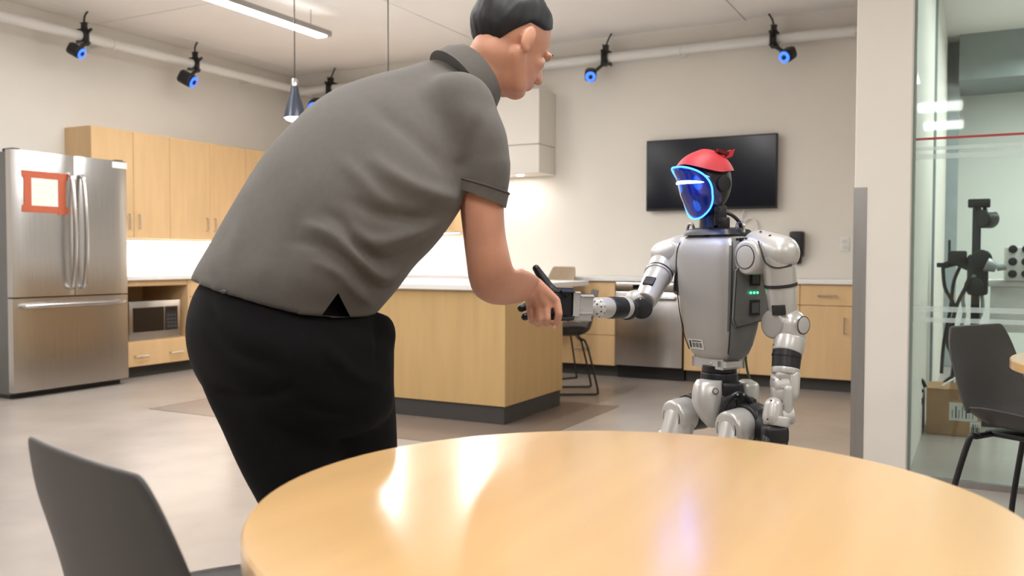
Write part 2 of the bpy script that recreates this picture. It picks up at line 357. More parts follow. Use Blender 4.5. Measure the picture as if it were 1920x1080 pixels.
# --- wall cabinets over the left counter
UX = LW+.34; ub, ut = 1.20, 2.145
yy = [atX(172, 400, UX).y, atX(319, 400, UX).y, atX(319, 400, UX).y+.96, 7.42]
for k in range(3):
    y0, y1 = yy[k], yy[k+1]; w_ = y1-y0; mid = .42 if k == 0 else w_/2
    cabinet((UX, y0, 0), R(90), w_, .339, ub, ut, [('door', 0, mid, ub, ut, [hv(mid-.05, ub+.09)]), ('door', mid, w_, ub, ut, [hv(mid+.05, ub+.09)])],
            ['maple wall cabinet with two doors beside the refrigerator', 'maple wall cabinet with two doors next to the first one over the bright counter', 'maple wall cabinet in the wall corner behind the person'][k], toe=False, grp='maple wall cabinets')
for k, (x0, x1) in enumerate(((-6.6, -5.58), (-5.58, -4.56))):
    w_ = x1-x0; mid = w_/2
    cabinet((x0, BW-.34, 0), 0, w_, .339, ub+.1, ut, [('door', 0, mid, ub+.1, ut, [hv(mid-.05, ub+.19)]), ('door', mid, w_, ub+.1, ut, [hv(mid+.05, ub+.19)])], ['maple wall cabinet on the television wall in the corner', 'maple wall cabinet on the television wall beside the range hood'][k], toe=False, grp='maple wall cabinets')
def under_light(loc, L, rz, label, z, e):
    t = thing('under_cabinet_light', label, 'light strip', (loc[0], loc[1], z-.018), rz, 'under cabinet lights')
    bm = BM(); box(bm, (-L/2, -.02, .004), (L/2, .02, .018)); obj('channel', bm, ALU, t, False, True)
    bm = BM(); box(bm, (-L/2, -.015, 0), (L/2, .015, .004)); obj('diffuser', bm, LEDU, t, False, True)
    ld = bpy.data.lights.new('strip_lamp', 'AREA'); ld.shape = 'RECTANGLE'; ld.size = L; ld.size_y = .03; ld.energy = e*L; ld.color = (1, .93, .9)
    lo = bpy.data.objects.new('lamp', ld); COL.objects.link(lo); lo.parent = t; lo.location = (0, 0, -.006)
under_light((LW+.17, 6.15, 0), 2.4, R(90), 'lit strip under the maple wall cabinets beside the refrigerator', ub, UNDERW)
under_light((-5.46, BW-.17, 0), 1.7, 0, 'lit strip under the maple wall cabinets on the television wall', ub+.1, UNDERW*.6)
# --- base run, left wall
CF = LW+.62; cz0, cz1 = .10, .835
y0, y1 = 4.90, 5.725; w_ = y1-y0
cabinet((CF, y0, 0), R(90), w_, .619, cz0, cz1, [('drawer', 0, w_, cz0, .31, [hh(.27, .19), hh(.64, .19)])], 'maple base cabinet with open microwave niche and drawer beside the refrigerator', open_top=.315)
y0, y1 = 5.50, 6.30
for k, (y0, y1) in enumerate(((5.725, 6.40), (6.40, 7.10))):
    w_ = y1-y0
    cabinet((CF, y0, 0), R(90), w_, .619, cz0, cz1, [('door', 0, w_/2, cz0, .67, [hv(w_/2-.05, .5)]), ('door', w_/2, w_, cz0, .67, [hv(w_/2+.05, .5)]), ('drawer', 0, w_, .67, cz1, [hh(w_/2, .75)])],
            ['maple base cabinet next to the microwave niche', 'maple base cabinet near the corner on the refrigerator wall'][k])
bm = BM(); box(bm, (LW, 4.895, .836), (CF+.03, BW, .872), .004, 1); tag(obj('countertop', bm, COUNTER, smooth=False), 'white countertop along the refrigerator wall above the microwave', 'countertop')
# microwave
t = thing('microwave', 'stainless steel microwave in the open niche beside the refrigerator', 'microwave', (CF-.2, 5.35, .316))
bm = BM(); box(bm, (CF-.42, 5.085, .316), (CF-.03, 5.615, .64), .006, 1); obj('body', bm, STEELD, t, False)
bm = BM(); box(bm, (CF-.03, 5.080, .316), (CF-.005, 5.620, .655), .005, 2); obj('front_frame', bm, STEEL, t)
bm = BM(); box(bm, (CF-.005, 5.115, .39), (CF-.001, 5.440, .60), .003, 1); obj('door_glass', bm, BLACKG, t)
bm = BM(); box(bm, (CF-.005, 5.450, .39), (CF-.001, 5.590, .60), .003, 1); pn = obj('control_panel', bm, BLACKP, t)
bm = BM(); box(bm, (CF-.001, 5.465, .56), (CF+.0005, 5.575, .585)); obj('display', bm, BLACKG, pn)
for r_ in range(4):
    for c_ in range(3):
        bm = BM(); box(bm, (CF-.001, 5.468+c_*.037, .41+r_*.033), (CF+.001, 5.468+c_*.037+.03, .41+r_*.033+.022), .002, 1); obj('button', bm, mat('dark_button', srgb(60, 60, 62), .5), pn)
# refrigerator
FX = -6.10; f0, f1 = 3.918, 4.888; fz = 1.805; fs = .735; fm = atX(141, 430, FX).y
t = thing('refrigerator', 'stainless steel french door refrigerator with bottom freezer drawer', 'refrigerator', (FX-.3, (f0+f1)/2, 0))
bm = BM(); box(bm, (LW+.03, f0+.004, .03), (FX-.075, f1-.004, fz-.012), .008, 2); obj('body', bm, STEELD, t)
bm = BM(); box(bm, (LW+.06, f0+.02, .0), (FX-.09, f1-.02, .04)); obj('base_grille', bm, BLACKP, t, False)
def fdoor(nm, ya, yb, za, zb):
    bm = BM(); ring = []
    n = 12
    for zz in (za, zb):
        pts = []
        for i in range(n+1):
            s = i/n; y = ya+(yb-ya)*s; pts.append(V((FX-.012+.012*(1-(2*s-1)**6), y, zz)))
        pts += [V((FX-.07, yb, zz)), V((FX-.07, ya, zz))]
        ring.append(pts)
    loft(bm, ring); return obj(nm, bm, STEEL, t, True, ang=30)
dl = fdoor('door', f0, fm-.003, fs+.006, fz); dr = fdoor('door', fm+.003, f1, fs+.006, fz); fr = fdoor('freezer_drawer', f0, f1, .05, fs-.004)
for d_, y in ((dl, fm-.048), (dr, fm+.048)):
    bm = BM(); za, zb = .80, 1.66
    pts = [V((FX-.005, y, za)), V((FX+.04, y, za+.03)), V((FX+.062, y, za+.2)), V((FX+.07, y, (za+zb)/2)), V((FX+.062, y, zb-.2)), V((FX+.04, y, zb-.03)), V((FX-.005, y, zb))]
    tube(bm, pts, .017, 12); obj('handle', bm, CHROME, d_)
bm = BM(); tube(bm, [V((FX-.005, f0+.07, .675)), V((FX+.04, f0+.075, .675)), V((FX+.058, f0+.16, .675)), V((FX+.06, (f0+f1)/2, .675)), V((FX+.058, f1-.16, .675)), V((FX+.04, f1-.075, .675)), V((FX-.005, f1-.07, .675))], .018, 12); obj('handle', bm, CHROME, fr)
bm = BM(); p = atX(210, 300, FX); q = atX(236, 317, FX); box(bm, (FX, p.y, q.z), (FX+.0015, f1-.004, fz-.01)); obj('sticker', bm, PAPER, dr, False)
for a_ in (f0+.05, f1-.05):
    bm = BM(); box(bm, (FX-.14, a_-.03, fz-.012), (FX-.02, a_+.03, fz+.012), .005, 2); obj('hinge_cover', bm, BLACKP, t)
p = atX(58, 333, FX); q = atX(109, 388, FX)
t = thing('note', 'white paper note fixed with orange tape on the refrigerator door', 'note', (FX, (p.y+q.y)/2, q.z-.05))
bm = BM(); box(bm, (FX+.0005, p.y-.02, q.z-.02), (FX+.0015, q.y+.02, p.z+.02)); obj('paper', bm, PAPER, t, False)
tw = .062
for (y0, y1, z0, z1, e) in ((p.y-tw-.01, q.y+tw+.02, p.z, p.z+.05, .001), (p.y-tw-.01, q.y+tw+.025, q.z-.05, q.z, .001), (p.y-tw+.005, p.y, q.z-.045, p.z+.045, .002), (q.y, q.y+tw, q.z-.06, p.z+.048, .002)):
    bm = BM(); box(bm, (FX+.0015, y0, z0), (FX+.0015+e, y1, z1)); obj('tape_strip', bm, ORANGE, t, False)
# --- base run, television wall
BF = 7.15; bd = .629
def bcab(x0, x1, fr, lab): return cabinet((x0, BF, 0), 0, x1-x0, bd, cz0, cz1, fr, lab)
def two(w): return [('door', 0, w/2, cz0, .67, [hv(w/2-.05, .5)]), ('door', w/2, w, cz0, .67, [hv(w/2+.05, .5)]), ('drawer', 0, w, .67, cz1, [hh(w/2, .75)])]
def dr3(w): return [('drawer', 0, w, cz0, .365, [hh(w/2, .25)]), ('drawer', 0, w, .365, .60, [hh(w/2, .49)]), ('drawer', 0, w, .60, cz1, [hh(w/2, .72)])]
bcab(CF+.03-.0, -5.0, two(-5.0-CF-.03), 'maple base cabinet in the corner of the television wall behind the island')
bcab(-5.0, -4.05, two(.95), 'maple base cabinet behind the island beside the drawer cabinets')
bcab(-4.05, -3.36, dr3(.69), 'maple three drawer cabinet behind the island')
bcab(-3.36, -2.75, dr3(.61), 'maple three drawer cabinet beside the dishwasher')
bcab(-2.14, -1.21, two(.93), 'maple base cabinet behind the humanoid robot next to the dishwasher')
w_ = .70
bcab(-1.21, -.51, [('door', 0, .40, cz0, .67, [hv(.335, .46)]), ('door', .40, w_, cz0, .67, [hv(.465, .46)]), ('drawer', 0, .40, .67, cz1, [hh(.2, .75)]), ('drawer', .40, w_, .67, cz1, [hh(.55, .75)])], 'maple base cabinet under the black soap dispenser')
bm = BM(); box(bm, (CF+.031, BF-.03, .836), (-.505, BW, .872), .004, 1); tag(obj('countertop', bm, COUNTER, smooth=False), 'white countertop along the television wall', 'countertop')
t = thing('dishwasher', 'stainless steel dishwasher under the counter behind the robot arm', 'dishwasher', (-2.445, 7.4, 0))
bm = BM(); box(bm, (-2.742, BF+.02, .1), (-2.148, BW-.02, .834)); obj('body', bm, BLACKP, t, False)
bm = BM(); box(bm, (-2.74, BF-.03, .115), (-2.15, BF+.02, .75), .008, 2); d_ = obj('door', bm, STEEL, t)
bm = BM(); box(bm, (-2.74, BF-.03, .756), (-2.15, BF+.02, .83), .008, 2); c_ = obj('control_strip', bm, STEEL, t)
bm = BM(); box(bm, (-2.58, BF-.032, .775), (-2.31, BF-.029, .81), .002, 1); obj('display', bm, BLACKG, c_)
bm = BM(); tube(bm, [V((-2.69, BF-.03, .70)), V((-2.69, BF-.075, .70)), V((-2.2, BF-.075, .70)), V((-2.2, BF-.03, .70))], .012, 10, smooth=False); obj('handle', bm, CHROME, d_)
bm = BM(); box(bm, (-2.742, BF+.05, 0), (-2.148, BF+.5, .1)); obj('toe_kick', bm, BLACKP, t, False)
# range hood
t = thing('range_hood', 'off white range hood on the wall above the counter', 'range hood', (-4.05, BW-.2, 1.83))
hb = 1.835
bm = BM(); box(bm, (-4.52, BW-.36, hb), (-3.62, BW-.001, 2.10), .006, 2); obj('canopy', bm, WALL, t)
bm = BM(); box(bm, (-4.52, BW-.36, 2.105), (-3.62, BW-.001, 2.62), .004, 1); obj('chimney_cover', bm, WALL, t)
for x in (-4.3, -3.9):
    bm = BM(); cyl(bm, (x, BW-.2, hb-.006), (x, BW-.2, hb+.002), .035, n=20); obj('hood_lamp', bm, LEDU, t)
ld = bpy.data.lights.new('hood_spot', 'AREA'); ld.shape = 'RECTANGLE'; ld.size = .6; ld.size_y = .1; ld.energy = UNDERW*.55; ld.color = (1, .9, .82)
lo = bpy.data.objects.new('lamp', ld); COL.objects.link(lo); lo.parent = t; lo.location = (-.05, 0, -.012)
# television
p = atY(1214.5, 266, BW-.05); q = atY(1458, 390, BW-.05)
x0, x1, z0, z1 = p.x, q.x, (1.456+1.471)/2, (2.094+2.111)/2
t = thing('television', 'black flat television mounted on the white wall', 'television', ((x0+x1)/2, BW-.05, z0))
bm = BM(); box(bm, (x0, BW-.085, z0), (x1, BW-.045, z1), .006, 2); obj('casing', bm, BLACKP, t)
bm = BM(); box(bm, (x0+.012, BW-.0875, z0+.022), (x1-.012, BW-.0845, z1-.012)); obj('screen', bm, mat('tv_screen', srgb(10, 13, 26), .16, var=.02, spec=.3), t, False)
bm = BM(); box(bm, (x0+.3, BW-.05, z0+.15), (x1-.3, BW-.001, z1-.15)); obj('wall_bracket', bm, BLACKP, t, False)
c = atY(1404, 392, BW-.03)
bm = BM(); tube(bm, [atY(x, y, BW-.03) for x, y in ((1396, 392), (1391, 405), (1393, 416), (1403, 409), (1414, 411), (1420, 424), (1419, 434), (1412, 442))], .008, 8); obj('cable', bm, WHITEP, t)
# soap dispenser
p = atY(1481, 434, BW-.05); q = atY(1508, 495, BW-.05); cx = (p.x+q.x)/2; hw = (q.x-p.x)/2
t = thing('soap_dispenser', 'black soap dispenser on the wall beside the television', 'soap dispenser', (cx, BW-.05, q.z))
def rr(z, hw_, dep): return [V((cx+math.copysign(abs(math.cos(a))**.5, math.cos(a))*hw_, BW-.001-dep/2+math.copysign(abs(math.sin(a))**.5, math.sin(a))*dep/2, z)) for a in [2*math.pi*i/24 for i in range(24)]]
bm = BM(); loft(bm, [rr(p.z, hw*.8, .09), rr(p.z-.01, hw*.97, .105), rr(p.z-.1, hw, .11), rr(q.z+.075, hw*.95, .10), rr(q.z+.06, hw*.8, .085)]); obj('case', bm, BLACKP, t)
bm = BM(); loft(bm, [rr(q.z+.062, hw*.62, .07), rr(q.z+.01, hw*.55, .06), rr(q.z, hw*.45, .05)]); obj('nozzle', bm, BLACKP, t)
bm = BM(); cyl(bm, (cx, BW-.113, q.z+.13), (cx, BW-.108, q.z+.13), .012, n=16); obj('sensor_window', bm, STEELD, t)
p = atY(1584, 458, BW)
t = thing('wall_outlet', 'small white wall plate above the counter near the wall end', 'outlet', (p.x, BW, p.z-.06)); bm = BM(); box(bm, (p.x-.036, BW-.007, p.z-.06), (p.x+.036, BW, p.z+.06), .003, 2); obj('plate', bm, WHITEP, t)
for dz in (-.025, .025):
    bm = BM(); box(bm, (p.x-.018, BW-.009, p.z+dz-.016), (p.x+.018, BW-.006, p.z+dz+.016), .004, 2); obj('socket', bm, PAPER, t)
# island
ix0, ix1, iy0, iy1 = -4.85, -2.545, 4.75, 5.60
t = thing('kitchen_island', 'maple clad kitchen island with dark base in the middle of the floor', 'island', ((ix0+ix1)/2, (iy0+iy1)/2, 0.0025))
bm = BM(); box(bm, (ix0+.02, iy0+.02, .115), (ix1-.02, iy1-.02, .83)); obj('carcass', bm, WOODI, t, False)
bm = BM(); box(bm, (ix0, iy0, .115), (ix1, iy0+.019, .83), .0015, 1); obj('front_panel', bm, WOODI, t, False)
bm = BM(); box(bm, (ix0, iy1-.019, .115), (ix1, iy1, .83), .0015, 1); obj('back_panel', bm, WOODI, t, False)
for a_, b_ in ((ix0, ix0+.019), (ix1-.019, ix1)):
    bm = BM(); box(bm, (a_, iy0+.02, .115), (b_, iy1-.02, .83), .0015, 1); obj('end_panel', bm, WOODI, t, False)
bm = BM(); box(bm, (ix0+.012, iy0+.012, .003), (ix1-.012, iy1-.012, .115)); obj('plinth', bm, TOE, t, False)
bm = BM(); box(bm, (ix0-.03, iy0-.03, .8305), (ix1+.03, 6.0, .868), .004, 1); tag(obj('countertop', bm, COUNTER, smooth=False), 'white countertop lying on the maple kitchen island', 'countertop')
# pendants
def pendant(x, y, zb, label):
    t = thing('pendant_lamp', label, 'pendant lamp', (x, y, zb), 0, 'pendant lamps over the island')
    bm = BM(); lathe(bm, (x, y, zb), ZUP, [(.012, .078), (0, .082), (.02, .08), (.10, .062), (.19, .034), (.24, .028), (.245, .02)], n=32); obj('shade', bm, mat('dark_blue_grey_shade', srgb(74, 80, 92), .3, metal=.5), t)
    bm = BM(); lathe(bm, (x, y, zb+.24), ZUP, [(0, .029), (.03, .03), (.055, .022), (.06, .008)], n=24); obj('cap', bm, CHROME, t)
    bm = BM(); cyl(bm, (x, y, zb+.29), (x, y, CZ), .004, n=8); obj('cord', bm, BLACKP, t)
    bm = BM(); cyl(bm, (x, y, CZ-.025), (x, y, CZ), .06, n=24, bev=.005); obj('ceiling_rose', bm, WHITEP, t)
    bm = BM(); lathe(bm, (x, y, zb-.022), ZUP, [(0, .002), (.002, .04), (.012, .062), (.03, .07), (.034, .06)], n=28); obj('bulb_diffuser', bm, mat('pendant_glow', (1, 1, 1, 1), .5, emit=(.95, .97, 1, 1), estr=70, var=0), t)
    ld = bpy.data.lights.new('pendant_bulb', 'POINT'); ld.energy = 9; ld.shadow_soft_size = .06; lo = bpy.data.objects.new('lamp', ld); COL.objects.link(lo); lo.parent = t; lo.location = (0, 0, -.08)
iy = 5.17
p = atY(553, 222, iy); pendant(p.x, iy, p.z, 'lit cone pendant lamp over the island, clear of the person')
q = atY(728, 222, iy); pendant(q.x, iy, p.z-.06, 'cone pendant lamp over the island, hidden behind the person')
pendant(2*q.x-p.x-.12, iy, p.z-.06, 'cone pendant lamp over the island end, behind the person\'s head')
# ================================================================== chairs and tables
PROFILE = [(.235, .420), (.222, .438), (.18, .447), (.08, .442), (-.03, .438), (-.12, .446), (-.175, .478), (-.2, .53), (-.215, .62), (-.232, .71), (-.245, .792)]
HALFW = [.185, .2, .208, .215, .218, .218, .214, .21, .207, .202, .188]
def shell_bm(top=0.0):
    P = spline([V((y, z, h)) for (y, z), h in zip(PROFILE, HALFW)], 4); rows = []; nx = 17
    for k, p in enumerate(P):
        y, z, h = p; s = k/(len(P)-1); row = []
        d = (P[min(k+1, len(P)-1)]-P[max(k-1, 0)]); nrm = V((0, d.y, -d.x)).normalized() if False else V((d.y, -d.x, 0)).normalized()
        # corner rounding at the top
        cr = 0
        for i in range(nx):
            u = -1+2*i/(nx-1); e = abs(u)
            lift = (.045+.045*math.exp(-((s-.42)/.2)**2))*(e**2.6)*(1 if s > .12 else s/.12)*(1-.85*max(0, (s-.7)/.3))
            yy, zz = y, z
            # profile normal pointing to the sitter (up / forward)
            yy += -nrm.x*lift if False else (abs(nrm.x) if s > .45 else 0)*lift; zz += (abs(nrm.y))*lift*(1 if s < .62 else .2)
            if s > .9:
                q = (s-.9)/.1; zz -= 0
            row.append(V((u*h, yy, zz)))
        rows.append(row)
    # round the two upper corners and front corners
    top_z = rows[-1][0].z
    for row in rows:
        pass
    bm = BM(); vs = []
    for k, row in enumerate(rows):
        s = k/(len(rows)-1); out = []
        for i, p in enumerate(row):
            f = 1.0
            if s > .86: f = math.sqrt(max(0, 1-((s-.86)/.14)**2*.30)) if True else 1
            out.append(bm.verts.new((p.x*f, p.y, p.z)))
        vs.append(out)
    for a, b in zip(vs, vs[1:]):
        for i in range(nx-1): bm.faces.new((a[i], a[i+1], b[i+1], b[i]))
    return bm
def solid(o, th=.009, bev=True):
    md = o.modifiers.new('thickness', 'SOLIDIFY'); md.thickness = th; md.offset = 0
    if bev:
        m2 = o.modifiers.new('smooth', 'SUBSURF'); m2.levels = 1; m2.render_levels = 1
def chair(label, shellmat, loc, rz, sled=False, dz=0.0, grp=None):
    t = thing('shell_chair', label, 'chair', (0, 0, 0), 0, grp)
    bm = shell_bm()
    if dz: bmesh.ops.translate(bm, verts=bm.verts, vec=(0, 0, dz))
    s = obj('shell', bm, shellmat, t, True, True, ang=80); solid(s)
    if not sled:
        for sx in (-1, 1):
            for sy in (-1, 1):
                bm = BM(); tube(bm, [V((sx*.06, sy*.13, .415)), V((sx*.15, sy*.135, .412)), V((sx*.175, sy*.15, .395)), V((sx*.205, sy*.2, .16)), V((sx*.222, sy*.225, .006))], .0105, 10, 5); obj('leg', bm, BLACKP, t, True, True)
                bm = BM(); cyl(bm, (sx*.2225, sy*.2255, 0), (sx*.222, sy*.225, .012), .013, n=12); obj('glide', bm, BLACKP, t, True, True)
        bm = BM(); box(bm, (-.08, -.15, .406), (.08, .15, .426), .006, 2); box(bm, (-.15, -.142, .404), (.15, -.122, .424), .006); box(bm, (-.15, .122, .404), (.15, .142, .424), .006); obj('under_seat_mount', bm, BLACKP, t, True, True)
    else:
        for sx in (-1, 1):
            bm = BM(); tube(bm, [V((sx*.14, .12, .415+dz)), V((sx*.17, .15, .38+dz)), V((sx*.195, .21, .05)), V((sx*.197, .20, .012)), V((sx*.197, .16, .009)), V((sx*.197, -.18, .009)), V((sx*.197, -.22, .012)), V((sx*.195, -.23, .05)), V((sx*.17, -.15, .38+dz)), V((sx*.14, -.11, .415+dz))], .008, 8, 4); obj('sled_leg', bm, BLACKP, t, True, True)
        bm = BM(); tube(bm, [V((-.185, .178, .22+dz/2)), V((.185, .178, .22+dz/2))], .006, 8, smooth=False); obj('footrest', bm, BLACKP, t, True, True)
        bm = BM(); box(bm, (-.15, -.125, .404+dz), (.15, -.1, .424+dz), .005); box(bm, (-.15, .11, .404+dz), (.15, .132, .424+dz), .005); obj('under_seat_mount', bm, BLACKP, t, True, True)
    t.location = loc; t.rotation_euler = (0, 0, rz); return t
def face(dx, dy): return math.atan2(dy, dx)-R(90)
chair('charcoal shell chair drawn up beside the near round table', SHELLC, (-.908, .93, 0), face(.24, .97))
chair('charcoal shell chair at the far cafe table in front of the glass', SHELLC, (.21, 3.52, 0), face(.85, -.52))
chair('charcoal sled base chair near the end of the island', SHELLC, (-2.80, 6.20, 0), face(-.85, -.5), True)
chair('taupe shell stool behind the island counter', SHELLT, (-3.30, 6.82, 0), face(-.5, -.86), True, .17)
def cafe_table(cx, cy, r, zt, label):
    t = thing('round_table', label, 'table', (cx, cy, 0))
    bm = BM(); n = 96; lathe(bm, (cx, cy, zt-.03), ZUP, [(0, r-.004), (.003, r), (.026, r), (.03, r-.003)], n=n); obj('tabletop', bm, WOODT, t, ang=30)
    bm = BM(); lathe(bm, (cx, cy, zt-.045), ZUP, [(0, .16), (.0145, .18)], n=32); obj('mounting_plate', bm, BLACKP, t)
    bm = BM(); cyl(bm, (cx, cy, .02), (cx, cy, zt-.046), .038, n=24); obj('column', bm, BLACKP, t)
    bm = BM(); lathe(bm, (cx, cy, 0), ZUP, [(0, .27), (.008, .275), (.014, .26), (.03, .06), (.04, .045)], n=48); obj('base', bm, BLACKP, t)
cafe_table(-.36, .983, .441, .74, 'round maple table with glossy top, charcoal chair beside it')
cafe_table(.545, 2.98, .45, .74, 'round maple cafe table before the glass partition')
# ================================================================== things in the lab behind the glass
LDY = 6.35
LBLK = BLACKP
def L(x, y, dY=0): return atY(x, y, LDY+dY)
t = thing('robot_arm_stand', 'black robot arm on a column with a camera, seen through the glass', 'robot arm', (L(1830, 600).x, LDY, 0))
c0 = L(1832, 390); 
bm = BM(); box(bm, (c0.x-.025, LDY-.03, .05), (c0.x+.025, LDY+.03, c0.z), .006, 2); obj('column', bm, LBLK, t)
bm = BM(); box(bm, (c0.x-.18, LDY-.22, 0), (c0.x+.18, LDY+.22, .05), .01); obj('base_plate', bm, LBLK, t)
a, b = L(1815, 374), L(1857, 389)
bm = BM(); box(bm, (a.x, LDY-.05, b.z), (b.x, LDY+.03, a.z), .008); obj('top_bracket', bm, LBLK, t)
p = L(1850, 411); bm = BM(); cyl(bm, p+V((-.03, -.05, 0)), p+V((.03, .03, 0)), .058, n=20, bev=.012); cyl(bm, p, L(1846, 388), .012, n=8); tube(bm, [L(1838, 392), L(1836, 410), L(1842, 425)], .01, 6); obj('camera_head', bm, LBLK, t)
p = L(1833, 515); bm = BM(); obox(bm, p, (V((1, 0, 0)), V((0, 1, 0)), ZUP), (.12, .14, .26), .02); cyl(bm, p+V((.02, -.1, .1)), p+V((.02, .06, .1)), .06, n=20, bev=.01); cyl(bm, p+V((-.02, -.1, -.07)), p+V((-.02, .06, -.07)), .055, n=20, bev=.01); obj('shoulder_joint', bm, LBLK, t)
p, q = L(1826, 500), L(1792, 487); bm = BM(); capsule(bm, p, q, .04, .035, 14); obox(bm, L(1795, 482), (V((1, 0, 0)), V((0, 1, 0)), ZUP), (.11, .1, .08), .01); obj('upper_arm', bm, LBLK, t)
bm = BM(); capsule(bm, L(1788, 492), L(1770, 498), .026, .02, 12); obox(bm, L(1766, 497), (V((1, 0, 0)), V((0, 1, 0)), ZUP), (.06, .06, .03), .006); cyl(bm, L(1780, 475), L(1780, 450), .008, n=6); obj('gripper_arm', bm, LBLK, t)
bm = BM(); cyl(bm, L(1848, 495)-V((0, .1, 0)), L(1868, 502)-V((0, .1, 0)), .045, .03, n=16, bev=.006); cyl(bm, L(1868, 502)-V((0, .1, 0)), L(1886, 500)-V((0, .1, 0)), .02, n=10); obj('grey_wrist', bm, mat('lab_grey_metal', srgb(150, 155, 155), .4, metal=.4), t)
for k, pts in enumerate((((1822, 505), (1812, 535), (1795, 570), (1786, 612), (1790, 660), (1783, 720)), ((1828, 515), (1806, 552), (1808, 590), (1797, 640), (1800, 700), (1792, 722)), ((1768, 502), (1772, 540), (1790, 580), (1776, 640), (1795, 690), (1770, 718)), ((1838, 540), (1842, 580), (1820, 630), (1810, 680), (1815, 715)), ((1800, 500), (1788, 530), (1782, 580), (1770, 640), (1765, 700)))):
    bm = BM(); tube(bm, [L(x, y, -.12+.04*k) for x, y in pts], .011, 6); obj('cable', bm, LBLK if k % 2 == 0 else mat('grey_cable', srgb(150, 155, 158), .6), t)
# control box with dials on a bench
a, b = L(1884, 463, .25), L(1962, 527, .25)
t = thing('control_box', 'white control box with black dials on the lab bench', 'control box', ((a.x+b.x)/2, LDY+.25, b.z))
bm = BM(); box(bm, (a.x, LDY+.2, b.z), (b.x, LDY+.45, a.z), .01); obj('case', bm, WHITEP, t)
for i in range(4):
    for j in range(3):
        c = V((a.x+.045+i*.075, LDY+.2, b.z+.045+j*.08)); bm = BM(); cyl(bm, c, c-V((0, .012, 0)), .026, n=14, bev=.003); obj('dial', bm, LBLK, t)
a = L(1850, 532, .4)
t = thing('lab_bench', 'white lab bench with grey legs behind the glass', 'bench', (a.x+.9, LDY+.5, 0))
bm = BM(); box(bm, (a.x, LDY+.24, b.z-.04), (a.x+1.8, LDY+.75, b.z), .004); obj('bench_top', bm, WHITEP, t)
bm = BM(); box(bm, (a.x+.02, LDY+.26, b.z-.34), (a.x+1.78, LDY+.28, b.z-.04), .003); obj('front_panel', bm, WHITEP, t)
for dx in (.04, 1.72):
    for dy in (.29, .67):
        bm = BM(); box(bm, (a.x+dx, LDY+dy, 0), (a.x+dx+.04, LDY+dy+.04, b.z-.04)); obj('leg', bm, ALU, t, False)
# cardboard box
p0, p1 = atz(1729, 812, 0), atz(1832, 818, 0); hb_ = atY(1740, 727, p0.y).z
t = thing('cardboard_box', 'brown cardboard box with white shipping labels on the floor behind the glass', 'box', ((p0.x+p1.x)/2, p0.y+.15, 0))
bx0, bx1, by = p0.x+.02, p1.x+.02, p0.y
bm = BM(); box(bm, (bx0, by, 0), (bx1, by+.32, hb_), .003, 1); obj('carton', bm, CARD, t)
bm = BM(); box(bm, ((bx0+bx1)/2-.025, by-.001, hb_-.06), ((bx0+bx1)/2+.025, by+.321, hb_+.001)); obj('packing_tape', bm, mat('brown_tape', srgb(150, 112, 74), .3), t, False)
for (u0, u1, v0, v1) in ((.42, .93, .33, .72), (.80, .99, .03, .34)):
    bm = BM(); box(bm, (bx0+(bx1-bx0)*u0, by-.0015, hb_*v0), (bx0+(bx1-bx0)*u1, by, hb_*v1)); lb = obj('shipping_label', bm, PAPER, t, False)
    for k in range(7):
        xx = bx0+(bx1-bx0)*(u0+(u1-u0)*(.1+.12*k)); ww = (.004, .007, .003)[k % 3]
        bm = BM(); box(bm, (xx, by-.0025, hb_*(v0+(v1-v0)*.15)), (xx+ww, by-.001, hb_*(v0+(v1-v0)*(.8 if k % 2 else .6)))); obj('printed_bar', bm, LBLK, lb, False)
# loose cables on the floor by the glass
for k, pts in enumerate((((1712, 748), (1722, 735), (1716, 720), (1728, 712), (1735, 726)), ((1708, 790), (1716, 770), (1728, 752), (1718, 738), (1732, 732)))):
    bm = BM(); tube(bm, [atY(x, y, 5.6+.05*k) for x, y in pts], .01, 6)
    tag(obj('cable', bm, LBLK), ['black cable bunched beside the cardboard box behind the glass', 'black cable running from the floor up along the lab wall'][k], 'cable')
bm = BM(); tube(bm, [V((bx0+.08, by+.05, hb_+.008)), V((bx0+.15, by+.1, hb_+.05)), V((bx0+.2, by+.06, hb_+.02)), V((bx0+.22, by-.01, hb_-.02)), V((bx0+.225, by-.012, hb_-.06))], .007, 6); tag(obj('cable', bm, WHITEP), 'white cable draped over the cardboard box', 'cable')
# ================================================================== humanoid robot
RSIL = mat('robot_silver_paint', srgb(196, 194, 190), .32, metal=.35, var=.03, scale=10)
RSHELL = mat('robot_torso_grey', srgb(168, 166, 162), .4, metal=.3, var=.03, scale=6)
RSIDE = mat('robot_side_grey', srgb(112, 113, 113), .45, metal=.2, var=.04, scale=10)
RDARK = mat('robot_black', srgb(24, 24, 27), .4, var=.08, scale=30)
RSEAM = mat('robot_seam', srgb(38, 38, 40), .6)
RDISC = mat('robot_disc_grey', srgb(186, 184, 180), .4, metal=.2, var=.02)
RED = mat('red_cap_rubber', srgb(184, 46, 56), .55, var=.06, scale=12)
VISOR = mat('blue_glow_visor', srgb(8, 34, 92), .14, var=.1, spec=.6, coat=.4)  # dark visor, the light ring's blue glow put into its base colour
CYAN = mat('blue_light_ring', (.02, .2, 1, 1), .4, emit=(.04, .22, 1, 1), estr=4, var=0)
EYE = mat('white_eye_light', (.6, .95, 1, 1), .4, emit=(.55, .95, 1, 1), estr=9, var=0)
GREEN = mat('green_led', (.05, .8, .3, 1), .4, emit=(.05, 1, .35, 1), estr=4, var=0)
RA = R(58)
RF = -LAT*math.sin(RA) - DEP*math.cos(RA); RL = LAT*math.cos(RA) - DEP*math.sin(RA)
_b = W(1350, 560, 2.4)
